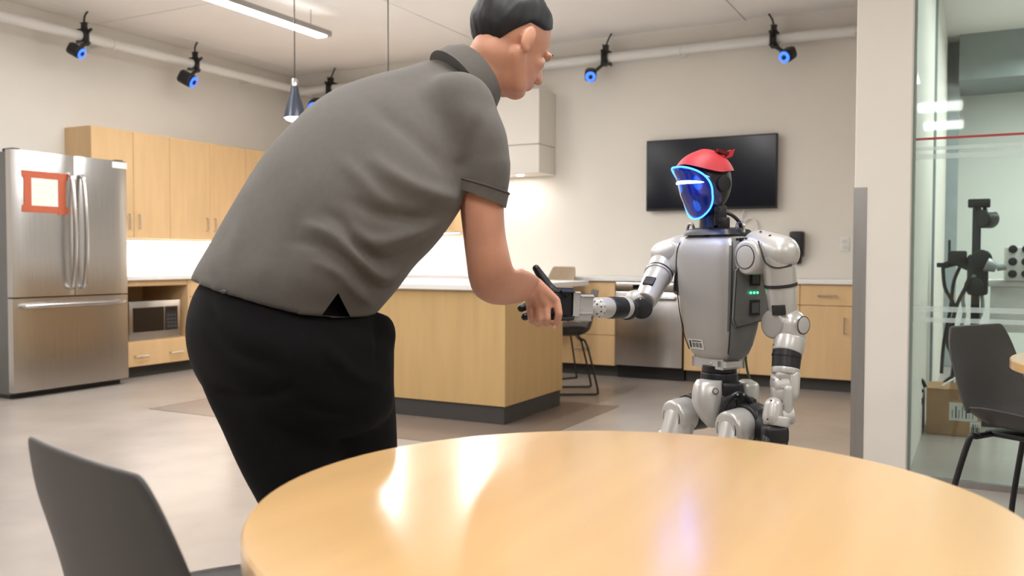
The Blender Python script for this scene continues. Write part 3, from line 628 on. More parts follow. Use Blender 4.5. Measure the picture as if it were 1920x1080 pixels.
rob = thing('humanoid_robot', 'silver humanoid robot with blue lit face and red cap, shaking hands', 'robot', (_b.x, _b.y, 0), math.atan2(RF.y, RF.x))
RB = V((_b.x, _b.y, 0))
def RW(x, y, z): return RB + RF*x + RL*y + ZUP*z
def disc(bm, c, ax, r, th=.003, n=28): cyl(bm, V(c), V(c)+V(ax).normalized()*th, r, n=n, bev=min(.0015, th*.45))
def rring(bm, c, ax, r0, r1, th=.002, n=32):
    u, v, a = frame(ax); c = V(c); A = ringpts(c, u, v, r0, n=n); B = ringpts(c, u, v, r1, n=n)
    loft(bm, [A, B, [p+a*th for p in B], [p+a*th for p in A]], loop=True)
def pan(c, ax, r, par, m=RDISC):
    """round inset cover with a dark groove around it"""
    bm = BM(); rring(bm, c, ax, r, r+.0022, .0012); obj('groove_ring', bm, RSEAM, par)
    bm = BM(); disc(bm, c, ax, r, .0016); return obj('round_cover', bm, m, par)
def screw(c, ax, par, r=.004, m=None):
    bm = BM(); disc(bm, c, ax, r, .0015, 10); obj('screw', bm, m or RSEAM, par)
# --- torso
def rrect(z, wd, dp, xo=0, n=48, ex=4.2):
    return [RW(xo+math.copysign(abs(math.cos(t))**(2/ex), math.cos(t))*dp/2, math.copysign(abs(math.sin(t))**(2/ex), math.sin(t))*wd/2, z) for t in [2*math.pi*i/n for i in range(n)]]
TS = [(.757, 0.100, 0.059, .004), (.762, 0.128, 0.081, .003), (.775, 0.152, 0.100, .0), (.80, 0.173, 0.116, 0), (.84, 0.192, 0.131, 0), (.90, 0.211, 0.147, 0), (.97, 0.224, 0.158, 0), (1.03, 0.228, 0.160, 0), (1.065, 0.220, 0.150, 0), (1.085, 0.199, 0.133, 0), (1.098, 0.162, 0.104, 0), (1.102, 0.114, 0.076, 0)]
bm = BM(); loft(bm, [rrect(*t_) for t_ in TS]); bmesh.ops.recalc_face_normals(bm, faces=bm.faces); bm.normal_update()
sidef = [f for f in bm.faces if abs(f.normal.dot(RL)) > .62 and .758 < (f.calc_center_median()).z < 1.08]
bm2 = bm.copy(); idx = {f.index for f in sidef}; bm.faces.index_update(); idx = {f.index for f in sidef}
bm2.faces.ensure_lookup_table()
bmesh.ops.delete(bm, geom=sidef, context='FACES')
bmesh.ops.delete(bm2, geom=[f for f in bm2.faces if f.index not in idx], context='FACES')
torso = obj('torso_shell', bm, RSHELL, rob, ang=50)
bm = bm2; tsd = obj('side_cover', bm, RSIDE, rob, ang=50)
# seam between front shell and side cover
def tpt(z, side):       # front-left edge of the torso at height z
    for a, b in zip(TS, TS[1:]):
        if a[0] <= z <= b[0]:
            k = (z-a[0])/(b[0]-a[0]); wd = a[1]+(b[1]-a[1])*k; dp = a[2]+(b[2]-a[2])*k; break
    return RW(dp/2*.80, side*wd/2*.915, z)
for s in (1, -1):
    bm = BM(); tube(bm, [tpt(z, s)+RL*(s*.0015)+RF*.001 for z in (.78, .82, .88, .94, 1.0, 1.05, 1.075)], .0016, 6); obj('seam', bm, RSEAM, torso)
# battery cover on the left side
def TL(x, z): # point on the left flat side
    for a, b in zip(TS, TS[1:]):
        if a[0] <= z <= b[0]:
            k = (z-a[0])/(b[0]-a[0]); wd = a[1]+(b[1]-a[1])*k; break
    return RW(x, wd/2, z)
poly = [TL(x, z) for x, z in ((.063, 1.0), (.06, .875), (.045, .852), (-.055, .868), (-.066, .885), (-.07, 1.0), (-.06, 1.012), (.05, 1.012))]
bm = BM(); prism(bm, poly, RL*.007); bat = obj('battery_cover', bm, RSIDE, rob, False)
bm = BM(); pts = [p+RL*.0075 for p in poly]; tube(bm, pts+[pts[0]], .0014, 6, smooth=False); obj('seam', bm, RSEAM, bat)
for (x, z, w_, h_) in ((-.005, .978, .034, .034), (-.012, .902, .034, .04)):
    c = TL(x, z)+RL*.0075
    bm = BM(); obox(bm, c, (RF, RL, ZUP), (w_, .002, h_), .0008, 1); lt = obj('latch_recess', bm, RSEAM, bat, False)
    bm = BM(); obox(bm, c+ZUP*.0+RL*.002, (RF, RL, ZUP), (w_*.72, .004, h_*.62), .001, 1); obj('latch', bm, mat('latch_grey', srgb(86, 87, 88), .5), lt, False)
for k in range(3):
    c = TL(.008-.0125*k, .942)+RL*.0075; bm = BM(); disc(bm, c, RL, .0034, .002, 12); obj('status_light', bm, GREEN, bat)
c = TL(-.045, .985)+RL*.0078; bm = BM(); obox(bm, c, (RF, RL, ZUP), (.009, .001, .026)); obj('label', bm, PAPER, bat, False)
# sticker low on the front with printed bars
fz = .79
def TFp(y, z):
    for a, b in zip(TS, TS[1:]):
        if a[0] <= z <= b[0]:
            k = (z-a[0])/(b[0]-a[0]); dp = a[2]+(b[2]-a[2])*k; break
    return RW(dp/2, y, z)
cA, cB = TFp(-.03, .785), TFp(-.03, .811); upv = (cB-cA).normalized(); nv = RL.cross(upv).normalized(); nv = nv if nv.dot(RF) > 0 else -nv
cc = (cA+cB)/2+nv*.001
bm = BM(); obox(bm, cc, (RL, nv, upv), (.054, .0012, .028)); stk = obj('sticker', bm, PAPER, rob, False)
bm = BM(); obox(bm, cc-RL*.021+nv*.0008, (RL, nv, upv), (.006, .0006, .02)); obj('printed_mark', bm, RSEAM, stk, False)
for k in range(9):
    bm = BM(); obox(bm, cc+RL*(-.012+.0042*k)+nv*.0008-upv*.002, (RL, nv, upv), ((.0016, .0028, .001)[k % 3], .0006, .013)); obj('printed_bar', bm, RSEAM, stk, False)
bm = BM(); obox(bm, cc+RL*.004+nv*.0008+upv*.0095, (RL, nv, upv), (.034, .0006, .0025)); obj('printed_mark', bm, RSEAM, stk, False)
# neck plate, eye bolts, neck
bm = BM(); loft(bm, [rrect(1.094, .19, .125, .01), rrect(1.108, .17, .11, .012), rrect(1.114, .12, .085, .015)]); obj('collar_plate', bm, RDARK, rob)
for y, x in ((.085, .015), (-.085, .03)):
    c = RW(x, y, 1.10); bm = BM(); tube(bm, [c-RL*.012, c-RL*.012+ZUP*.016, c-RL*.006+ZUP*.026, c+RL*.006+ZUP*.026, c+RL*.012+ZUP*.016, c+RL*.012], .0042, 8, 4); obj('lifting_eye', bm, CHROME, rob)
HC = W(1316, 345, 2.36)
nb, nt_ = W(1340, 440, 2.385), W(1334, 385, 2.375)
bm = BM(); u_, v_, a_ = frame(nt_-nb)
loft(bm, [ringpts(nb, u_, v_, .046, n=24), ringpts(nb.lerp(nt_, .35), u_, v_, .038, n=24), ringpts(nb.lerp(nt_, .8), u_, v_, .033, n=24), ringpts(nt_, u_, v_, .034, n=24)])
obox(bm, W(1349, 405, 2.34), (LAT, DEP, ZUP), (.034, .03, .055), .005); obox(bm, W(1356, 418, 2.335), (LAT, DEP, ZUP), (.03, .03, .03), .004); cyl(bm, W(1344, 392, 2.325), W(1344, 392, 2.31), .008, n=12); cyl(bm, W(1350, 412, 2.325), W(1350, 412, 2.31), .006, n=12)
neck = obj('neck', bm, RDARK, rob)
bm = BM(); tube(bm, [W(1352, 396, 2.34), W(1370, 402, 2.35), W(1384, 414, 2.36), W(1389, 428, 2.37), W(1382, 438, 2.37)], .005, 8); obj('neck_cable', bm, RDARK, rob)
bm = BM(); tube(bm, [W(1398, 652, 2.44), W(1399, 680, 2.45), W(1404, 705, 2.46), W(1416, 735, 2.46), W(1422, 775, 2.46), W(1421, 800, 2.46)], .0035, 8); obj('power_cable', bm, mat('olive_cable', srgb(92, 100, 74), .6), rob)
# --- head
HB = R(62); hf = -LAT*math.sin(HB)-DEP*math.cos(HB); hl = LAT*math.cos(HB)-DEP*math.sin(HB)
tl = R(4); hf2 = (hf*math.cos(tl)-ZUP*math.sin(tl)).normalized(); hu = (ZUP*math.cos(tl)+hf*math.sin(tl)).normalized(); hf = hf2
def HP(w_, u_, v_): return HC+hf*w_+hl*u_+hu*v_
bm = BM(); ell(bm, HP(-.012, 0, .005), (hf, hl, hu), (.072, .066, .085), 32, 18); head = obj('head', bm, RDARK, rob)
def w0(v):
    T = [(-.1, .022), (-.09, .028), (-.06, .045), (-.03, .06), (.02, .072), (.045, .084), (.06, .088)]
    for a, b in zip(T, T[1:]):
        if a[0] <= v <= b[0]: return a[1]+(b[1]-a[1])*(v-a[0])/(b[0]-a[0])
    return T[0][1] if v < T[0][0] else T[-1][1]
def fsurf(u, v, e=0): return HP(w0(v)-11*u*u+e, u, v)
half = [(0, .046), (.018, .0455), (.036, .040), (.051, .028), (.0605, .008), (.063, -.015), (.059, -.042), (.048, -.066), (.030, -.083), (.012, -.0905)]
outl = half+[(-u, v) for u, v in half[::-1]][:-1]
sp = spline([V((u, v, 0)) for u, v in outl+[outl[0]]], 4)[:-1]
bm = BM(); rings = []
for q in (.06, .25, .45, .65, .82, .94, 1.0): rings.append([fsurf(p.x*q, -.018+(p.y+.018)*q, -.004*(q == 1)) for p in sp])
rings.append([fsurf(p.x*.97, -.018+(p.y+.018)*.97, -.035) for p in sp])
loft(bm, rings); vis = obj('visor', bm, VISOR, rob, ang=60)
bm = BM(); tube(bm, [fsurf(p.x*1.01, p.y*1.01, .0015) for p in sp]+[fsurf(sp[0].x*1.01, sp[0].y*1.01, 0.0015)], .0025, 8, smooth=False); obj('light_ring', bm, CYAN, rob)
bm = BM(); tube(bm, [fsurf(q*.053, .006-.004*q*q, .0008) for q in [-.8+1.8*i/24 for i in range(25)]], lambda t: .0046*math.sqrt(max(.01, 1-(2*t-1)**2)), 10, smooth=False); obj('eye_bar', bm, EYE, rob)
for (u_, v_, e_) in ((.055, -.01, .16), (.03, .05, .10), (.02, -.085, .12), (-.03, .05, .06), (-.055, -.01, .1)):
    ld = bpy.data.lights.new('ring_glow', 'POINT'); ld.energy = e_; ld.color = (.03, .2, 1); ld.shadow_soft_size = .02; ld.specular_factor = .15; lo = bpy.data.objects.new('lamp', ld); COL.objects.link(lo); lo.parent = rob
    lo.location = RM[rob.name].inverted() @ fsurf(u_, v_, .04)
# ear cover
c = HP(-.018, .064, -.004); bm = BM(); disc(bm, c, hl, .022, .006); obj('ear_cover', bm, RDARK, head)
# red cap: a dome with a lower rim, thick shell
def capr(phi, vc, k): # ring at height vc on the dome
    pass
bm = BM(); n = 48; rings = []
cr = (.090, .080, .093); cc_ = (-.006, 0, .0)
for j in range(13):
    row = []
    for i in range(n):
        ph = 2*math.pi*i/n; fr_ = math.cos(ph); vc = .026+.030*max(0, fr_)**1.5+.006*max(0, -fr_)
        pe = math.acos(min(1, vc/cr[2])); t_ = pe*(.02+.98*j/12)
        row.append(HP(cc_[0]+cr[0]*math.sin(t_)*fr_, cr[1]*math.sin(t_)*math.sin(ph), cc_[2]+cr[2]*math.cos(t_)*(1-.05*(fr_ > 0)*fr_)))
    rings.append(row)
rings.append([p-(p-HP(0, 0, .03)).normalized()*.006 for p in rings[-1]]); rings.append([HP(-.01, 0, .02).lerp(p, .5)+hu*.02 for p in rings[-1]])
loft(bm, rings); capo = obj('red_cap', bm, RED, rob, ang=45)
p = HP(-.035, .045, .076); bm = BM(); obox(bm, p+hu*.004, ((hf-hu*-.25).normalized(), hl, (hu+hl*.45).normalized()), (.034, .012, .005), .002); obj('cap_slot', bm, mat('dark_red_rubber', srgb(120, 30, 36), .6), capo)
p = HP(-.062, .034, .074); bm = BM(); obox(bm, p, ((hf-hu*.25).normalized(), hl, (hu+hf*-.5).normalized()), (.022, .016, .012), .004); obj('cap_tab', bm, RED, capo)
# --- left arm (hangs down)
def arm_part(nm, f, m, par=rob, **k):
    bm = BM(); f(bm); return obj(nm, bm, m, par, **k)
sh = RW(-.005, .155, 1.045)
s1 = arm_part('shoulder_motor', lambda b: cyl(b, RW(-.05, .142, 1.035), RW(.056, .142, 1.035), .045, n=32, bev=.008), RSIL)
pan(RW(.0562, .142, 1.035), RF, .029, s1)
arm_part('shoulder_bracket', lambda b: obox(b, RW(.0, .115, 1.045), (RF, RL, ZUP), (.07, .03, .06), .01), RDARK)
s2 = arm_part('shoulder_cover', lambda b: capsule(b, RW(.0, .14, 1.058), RW(-.005, .205, 1.045), .048, .046, 28, 7), RSIL)
for (x, y) in ((.02, .16), (.02, .19), (-.015, .215)): screw(RW(x, y, 1.10-.35*(y-.16)), ZUP*1+RF*.5, s2, .0035)
bm = BM(); tube(bm, [RW(.045, .175, 1.075), RW(.05, .19, 1.05), RW(.044, .2, 1.02), RW(.03, .222, 1.008), RW(.0, .244, 1.015)], .0022, 6); obj('cover_seam', bm, RSEAM, s2)
E1 = W(1470, 603, 2.25); U0 = RW(-.002, .198, 1.035)
ua = arm_part('upper_arm', lambda b: (capsule(b, U0, U0.lerp(E1, .42), .043, .040, 28, 6), cyl(b, U0.lerp(E1, .36), U0.lerp(E1, .95), .0395, .034, n=28, bev=.006)), RSIL)
arm_part('band', lambda b: cyl(b, U0.lerp(E1, .40), U0.lerp(E1, .45), .0412, n=28), RSEAM, ua)
dirU = (E1-U0).normalized(); fc = U0.lerp(E1, .78)
outd = (W(1462, 572, 2.0)-W(1462, 572, 2.3)).normalized(); outd = (outd-LAT*.35).normalized(); outd = (outd-dirU*outd.dot(dirU)).normalized(); sd = dirU.cross(outd)
arm_part('sensor_window', lambda b: obox(b, fc+outd*.0345, (sd, outd, dirU), (.034, .008, .026), .002), RSEAM, ua)
el = arm_part('elbow_motor', lambda b: cyl(b, W(1462, 607, 2.255)+RF*.032, W(1462, 607, 2.255)-RF*.03, .038, n=32, bev=.008), RSHELL)
E2 = W(1481, 655, 2.235)
ec = arm_part('elbow_cover', lambda b: (capsule(b, W(1484, 608, 2.235), W(1482, 640, 2.235), .038, .037, 26, 7), cyl(b, W(1482, 632, 2.235), W(1476, 662, 2.225), .0385, .038, n=28, bev=.005)), RSIL)
pan(W(1484, 608, 2.235)+RL*.0378-ZUP*.0, RL, .021, ec)
arm_part('elbow_boss', lambda b: cyl(b, W(1450, 652, 2.23)+RF*.0, W(1462, 652, 2.23), .012, n=16, bev=.003), CHROME, ec)
fb = arm_part('forearm_band', lambda b: (cyl(b, W(1476, 659, 2.225), W(1473, 692, 2.215), .036, .0345, n=28), cyl(b, W(1475, 666, 2.222), W(1474.5, 670, 2.221), .0368, n=28)), RDARK)
fa = arm_part('forearm_collar', lambda b: cyl(b, W(1473, 690, 2.215), W(1472, 702, 2.212), .0352, .034, n=28, bev=.003), RSIL)
arm_part('wrist_fork', lambda b: (capsule(b, W(1486, 705, 2.20), W(1485, 737, 2.195), .019, .018, 20), capsule(b, W(1458, 708, 2.225), W(1460, 735, 2.22), .018, .018, 18), obox(b, W(1471, 702, 2.21), (LAT, DEP, ZUP), (.052, .05, .02), .008)), RSIL)
wl = arm_part('wrist_link', lambda b: (cyl(b, W(1448, 724, 2.205), W(1478, 722, 2.205), .026, n=28, bev=.006), obox(b, W(1474, 752, 2.195), (LAT, DEP, ZUP), (.026, .045, .085), .012, 3), obox(b, W(1464, 738, 2.2), (LAT, DEP, ZUP), (.045, .042, .04), .012, 3), cyl(b, W(1462, 780, 2.195), W(1487, 778, 2.195), .023, n=24, bev=.005)), RDISC)
for (x, y) in ((1466, 727), (1467, 757), (1451, 711), (1463, 711)): screw(W(x, y, 2.172), -DEP, wl, .0032, CHROME)
wc = arm_part('wrist_cover', lambda b: (capsule(b, W(1450, 762, 2.185), W(1448, 782, 2.18), .023, .024, 24), cyl(b, W(1457, 781, 2.185), W(1455, 800, 2.18), .034, .031, n=28, bev=.005, k=.8)), RSIL)
for (x, y) in ((1446, 751), (1439, 786)): screw(W(x, y, 2.155), -DEP, wc, .0025)
hd = arm_part('hand', lambda b: (obox(b, W(1453, 814, 2.18), (LAT, DEP, ZUP), (.064, .045, .05), .014, 3), capsule(b, W(1438, 822, 2.17), W(1434, 860, 2.15), .012, .010, 12), capsule(b, W(1434, 860, 2.15), W(1440, 885, 2.14), .0105, .009, 12), capsule(b, W(1468, 825, 2.175), W(1470, 862, 2.155), .012, .010, 12), capsule(b, W(1470, 862, 2.155), W(1463, 887, 2.15), .0105, .009, 12), capsule(b, W(1452, 828, 2.2), W(1452, 865, 2.2), .012, .009, 12)), RDARK)
# --- right arm (reaches forward)
r1 = arm_part('shoulder_motor', lambda b: cyl(b, RW(-.05, -.142, 1.035), RW(.052, -.142, 1.035), .045, n=32, bev=.008), RSIL)
arm_part('shoulder_bracket', lambda b: obox(b, RW(.0, -.115, 1.02), (RF, RL, ZUP), (.07, .03, .09), .01), RDARK)
arm_part('shoulder_cover', lambda b: capsule(b, RW(.01, -.14, 1.055), RW(.025, -.195, 1.04), .045, .043, 28, 7), RSIL)
U1 = RW(.03, -.19, 1.02); E3 = W(1206, 572, 2.42)
ua = arm_part('upper_arm', lambda b: (capsule(b, U1, U1.lerp(E3, .3), .041, .038, 26, 6), cyl(b, U1.lerp(E3, .2), U1.lerp(E3, .92), .039, .031, n=28, bev=.005)), RSIL)
arm_part('band', lambda b: cyl(b, U1.lerp(E3, .26), U1.lerp(E3, .31), .0402, n=28), RSEAM, ua)
arm_part('band', lambda b: cyl(b, U1.lerp(E3, .30), U1.lerp(E3, .325), .0412, n=28), RSIL, ua)
dirU = (E3-U1).normalized(); fc = U1.lerp(E3, .66); outd = (CAM-fc); outd = (outd-LAT*.9).normalized(); outd = (outd-dirU*outd.dot(dirU)).normalized(); sd = dirU.cross(outd)
arm_part('sensor_window', lambda b: obox(b, fc+outd*.033, (sd, outd, dirU), (.030, .008, .032), .002), RSEAM, ua)
arm_part('inner_actuator', lambda b: cyl(b, RW(.01, -.125, .985), RW(.03, -.12, .93), .03, .026, n=20, bev=.006), RDARK)
arm_part('elbow_link', lambda b: (capsule(b, W(1190, 562, 2.44), W(1212, 560, 2.45), .027, .026, 20), obox(b, W(1188, 550, 2.44), (LAT, DEP, ZUP), (.02, .03, .012), .003)), RDISC)
eb = arm_part('elbow_disc', lambda b: cyl(b, W(1203, 578, 2.44), W(1203, 578, 2.40)-DEP*.0, .030, n=36, bev=.005), RDARK)
for k in range(3): screw(W(1203+17*math.cos(k*2.1+.4), 578+17*math.sin(k*2.1+.4), 2.399), -DEP, eb, .0022, CHROME)
def fp(x, y=577): # along the forearm
    return W(x, y, 2.17+(x-1062)*(2.39-2.17)/(1203-1062))
f1 = arm_part('forearm_joint', lambda b: (cyl(b, fp(1190), fp(1178), .017, n=24), cyl(b, fp(1181, 581), fp(1174, 581), .0275, n=28, bev=.002)), RDARK)
arm_part('forearm_ring', lambda b: cyl(b, fp(1175), fp(1166), .0285, n=32, bev=.003), RSIL)
f2 = arm_part('forearm_band', lambda b: (cyl(b, fp(1167), fp(1140), .0290, n=32, bev=.004), cyl(b, fp(1152), fp(1149), .0294, n=32)), RDARK)
screw(fp(1146, 562)-DEP*.024, -DEP, f2, .0022, CHROME)
f3 = arm_part('forearm_shell', lambda b: (cyl(b, fp(1142), fp(1118), .0272, .0265, n=32, bev=.003), cyl(b, fp(1122), fp(1096), .0262, .0175, n=28, bev=.004)), RSIL)
dc = fp(1118, 578)-DEP*.024
dm = arm_part('wrist_dome', lambda b: lathe(b, dc, -DEP-LAT*.15, [(0, .0235), (.006, .023), (.010, .018), (.0115, .006), (.0118, .001)], n=32), RSIL, f3)
nd = (-DEP-LAT*.15).normalized(); ud, vd, _ = frame(nd)
for k in range(8):
    t_ = 2*math.pi*k/8+.3; screw(dc+nd*.0072+(ud*math.cos(t_)+vd*math.sin(t_))*.0205, nd, dm, .0018)
for k in range(6):
    t_ = 2*math.pi*k/6; screw(dc+nd*.0105+(ud*math.cos(t_)+vd*math.sin(t_))*.0125, nd, dm, .0022)
ax_f = (fp(1060)-fp(1100)).normalized(); fd, fs_, _ = frame(ax_f)   # fd up-ish
br = arm_part('wrist_bracket', lambda b: (obox(b, fp(1086, 571), (ax_f, fs_, fd), (.042, .048, .042), .005), obox(b, fp(1066, 570), (ax_f, fs_, fd), (.018, .052, .056), .004), obox(b, fp(1080, 593), (ax_f, fs_, fd), (.06, .044, .016), .004)), RSIL)
for y in (561, 580):
    c = fp(1086, y)-DEP*.0275; bm = BM(); tube(bm, [c-LAT*.005, c+LAT*.005], .0028, 8, smooth=False); obj('slot', bm, RSEAM, br)
bm = BM(); tube(bm, [fp(1072, 589)-DEP*.025, fp(1084, 592)-DEP*.026, fp(1096, 597)-DEP*.026], .0016, 6); obj('groove', bm, RSEAM, br)
hand = arm_part('palm', lambda b: (obox(b, fp(1049, 570), (ax_f, fs_, fd), (.030, .044, .060), .010, 3), obox(b, fp(1038, 574), (ax_f, fs_, fd), (.022, .04, .046), .010, 3)), RDARK)
hz = 2.165
for pts, rr_ in ((((1046, 556, hz), (1030, 541, hz+.005), (1016, 520, hz+.012), (1005, 503, hz+.015)), (.0165, .009)), (((1036, 580, hz+.012), (1010, 575, hz+.02), (990, 572, hz+.016), (977, 578, hz-.004)), (.013, .0095)), (((1036, 590, hz+.012), (1012, 592, hz+.022), (990, 592, hz+.012), (984, 594, hz-.008)), (.013, .0095))):
    P_ = [W(*q) for q in pts]
    arm_part('finger', lambda b: [capsule(b, P_[i], P_[i+1], rr_[0]+(rr_[1]-rr_[0])*i/3, rr_[0]+(rr_[1]-rr_[0])*(i+1)/3, 14, 4) for i in range(3)], RDARK)
# --- waist, pelvis
wp = arm_part('waist_plate', lambda b: (obox(b, RW(.0, -.005, .748), (RF, RL, ZUP), (.08, .11, .02), .004), obox(b, RW(.01, .05, .749), (RF, RL, ZUP), (.06, .03, .012), .002)), RDISC)
arm_part('waist_motor', lambda b: (cyl(b, RW(0, 0, .69), RW(0, 0, .722), .052, .05, n=36, bev=.004), cyl(b, RW(0, 0, .722), RW(0, 0, .742), .047, n=36, bev=.003)), RDARK)
screw(W(1334, 682, 2.32), -DEP, wp, .003, CHROME)
def shellpart(nm, c, ax, rad, m): 
    bm = BM(); ell(bm, c, ax, rad, 28, 16); return obj(nm, bm, m, rob)
bm = BM()
pf = [((1331, 712), 24, .022), ((1328, 722), 27, .030), ((1326, 738), 28, .036), ((1325, 755), 27, .038), ((1327, 772), 22, .034), ((1331, 788), 16, .026), ((1335, 800), 8, .014)]
loft(bm, [ringpts(W(c_[0], c_[1], 2.37), LAT, DEP, hw_*2.37/1650, dp_, 28, 2.4) for c_, hw_, dp_ in pf])
pv = obj('pelvis_shell', bm, RSIL, rob, ang=60); pan(W(1336, 730, 2.37)-DEP*.0355, -DEP-LAT*.1+ZUP*.1, .006, pv, RSIL)
arm_part('pelvis_core', lambda b: (obox(b, W(1366, 738, 2.39), (LAT, DEP, ZUP), (.06, .09, .075), .012, 3), cyl(b, W(1362, 770, 2.34), W(1362, 770, 2.42), .043, n=28, bev=.006), obox(b, W(1395, 755, 2.36), (LAT, DEP, ZUP), (.055, .06, .03), .006)), RDARK)
arm_part('pelvis_rear_shell', lambda b: obox(b, W(1403, 737, 2.40), (LAT, DEP, ZUP), (.045, .08, .07), .014, 3), RSIL)
hc = arm_part('hip_cable_guide', lambda b: tube(b, [W(1352, 775, 2.32), W(1364, 752, 2.31), W(1384, 738, 2.31), W(1402, 748, 2.31), W(1416, 770, 2.32)], .007, 8), RDARK)
for (x, y) in ((1383, 740), (1395, 740)): screw(W(x, y, 2.295), -DEP, hc, .003, CHROME)
# --- legs
def leg(s):
    hy = .115 if s > 0 else -.092
    hp = arm_part('hip_motor', lambda b: (cyl(b, RW(-.03, hy, .60), RW(.03, hy, .60), .052, n=32, bev=.006), cyl(b, RW(-.01, hy+s*.02, .60), RW(-.01, hy+s*.075, .585), .046, n=28, bev=.006)), RDARK)
    t0, t1 = RW(.052, hy, .592), RW(.135, hy+s*.012, .34)
    th = arm_part('thigh', lambda b: (cyl(b, RW(.02, hy, .597), RW(.088, hy, .590), .047, n=32, bev=.010), capsule(b, t0, t1, .044, .040, 26, 6), cyl(b, t0.lerp(t1, .2)+RL*(s*.02), t1+RL*(s*.012), .036, .034, n=24, bev=.008)), RSIL)
    pan(RW(.0885, hy, .590), RF, .031, th)
    kn = arm_part('knee_motor', lambda b: cyl(b, t1-RL*.045, t1+RL*.045, .044, n=30, bev=.008), RDARK)
    pan(t1+RL*.0455, RL, .028, kn)
    an = RW(.02, hy+s*.012, .075)
    arm_part('shin', lambda b: (cyl(b, t1, t1.lerp(an, .5), .038, .036, n=24, bev=.006), cyl(b, t1.lerp(an, .45), an, .036, .024, n=24, bev=.005)), RSIL)
    arm_part('ankle', lambda b: (cyl(b, an-RL*.03, an+RL*.03, .022, n=20, bev=.004), obox(b, RW(.02, hy+s*.012, .05), (RF, RL, ZUP), (.04, .035, .05), .008)), RDARK)
    n = 28; bm = BM(); rings = []
    for z, k in ((0, .94), (.006, 1.0), (.022, 1.0), (.034, .9), (.04, .7)):
        rings.append([RW(.045+.105*k*math.cos(q)*(1 if math.cos(q) > 0 else .92), hy+s*.012+(.038+.006*math.cos(q))*k*math.sin(q), z) for q in [2*math.pi*i/n for i in range(n)]])
    loft(bm, rings); obj('foot', bm, RDARK, rob)
leg(1); leg(-1)
# ================================================================== the person
SKIN = mat('skin', srgb(206, 150, 124), .5, var=.08, scale=14, sss=.12, bump=.06, bscale=160)
SHIRT = mat('grey_polo_cotton', srgb(90, 86, 81), .85, var=.05, scale=60, bump=.18, bscale=900, sheen=.1)
PANTS = mat('black_trouser_cloth', srgb(9, 8, 10), .85, var=.12, scale=40, bump=.1, bscale=700, spec=.2)
HAIR = mat('dark_hair', srgb(15, 15, 19), .55, var=.3, scale=60, stretch=(1, 1, .2))
SHOE = mat('black_shoe_leather', srgb(24, 24, 26), .4, var=.1)
SOLE = mat('shoe_sole', srgb(200, 198, 194), .6)
_p = W(590, 700, 1.86)
per = thing('person', 'person in grey polo shirt and black trousers bending to shake the robot hand', 'person', (_p.x, _p.y, 0))
def remesh(name, bm, material, parent, vox, it=4, post=None):
    bmesh.ops.recalc_face_normals(bm, faces=bm.faces); me = bpy.data.meshes.new(name); bm.to_mesh(me); bm.free()
    o = bpy.data.objects.new('tmp', me); COL.objects.link(o)
    md = o.modifiers.new('r', 'REMESH'); md.mode = 'VOXEL'; md.voxel_size = vox; md.use_smooth_shade = True
    if it: m2 = o.modifiers.new('s', 'SMOOTH'); m2.factor = .5; m2.iterations = it
    dg = bpy.context.evaluated_depsgraph_get(); m3 = bpy.data.meshes.new_from_object(o.evaluated_get(dg)); m3.name = name
    bpy.data.objects.remove(o); bpy.data.meshes.remove(me)
    if post: post(m3)
    return mobj(name, m3, material, parent, True, ang=180)
VD = (W(700, 400, 2)-CAM).normalized()
PHI = R(38)
def bring(B, C, d, k=.74, n=72, ex=2.15, dd=0):
    """a body section whose outline from the front passes B and C (pixels) at distance d"""
    b, c = W(B[0], B[1], d), W(C[0], C[1], d); e = (c-b).length/2; nn = (c-b).normalized(); ctr = (b+c)/2
    kk = (DEP-nn*DEP.dot(nn)).normalized(); S = e/math.sqrt(k*k*math.cos(PHI)**2+math.sin(PHI)**2); T = k*S
    t_ = nn*math.cos(PHI)+kk*math.sin(PHI); s_ = nn*math.sin(PHI)-kk*math.cos(PHI)
    return ringpts(ctr, t_, s_, T, S, n, ex)
def smooth_rings(R_, sub=3):
    cols = [spline([r[i] for r in R_], sub) for i in range(len(R_[0]))]
    return [[c[j] for c in cols] for j in range(len(cols[0]))]
# ---- shirt
SR = [((352, 523), (706, 588), 1.86), ((366, 494), (750, 538), 1.865), ((392, 450), (778, 500), 1.875), ((430, 384), (808, 468), 1.89), ((480, 302), (842, 425), 1.91), ((535, 236), (868, 385), 1.935), ((598, 180), (880, 345), 1.96), ((660, 150), (890, 312), 1.98), ((728, 130), (905, 285), 2.0), ((795, 112), (920, 255), 2.02), ((838, 104), (922, 220), 2.03)]
rings = [bring(*r) for r in SR]; n = len(rings[0])
sp_dir = (W(530, 556, 1.86)-W(575, 515, 1.875)).normalized()
rings = smooth_rings(rings, 3)
# hem: a little droop and a side vent
def hemwave(ring):
    for i, p in enumerate(ring):
        x, y, _ = proj(p)
        near = (p-_hc).dot(DEP) < 0
        f = math.exp(-((x-585)/60)**2)*.014 if near else 0
        ring[i] = p+V((0, 0, -1))*f
_hc = sum(rings[0], V())/n; hemwave(rings[0])
bm = BM(); loft(bm, rings)
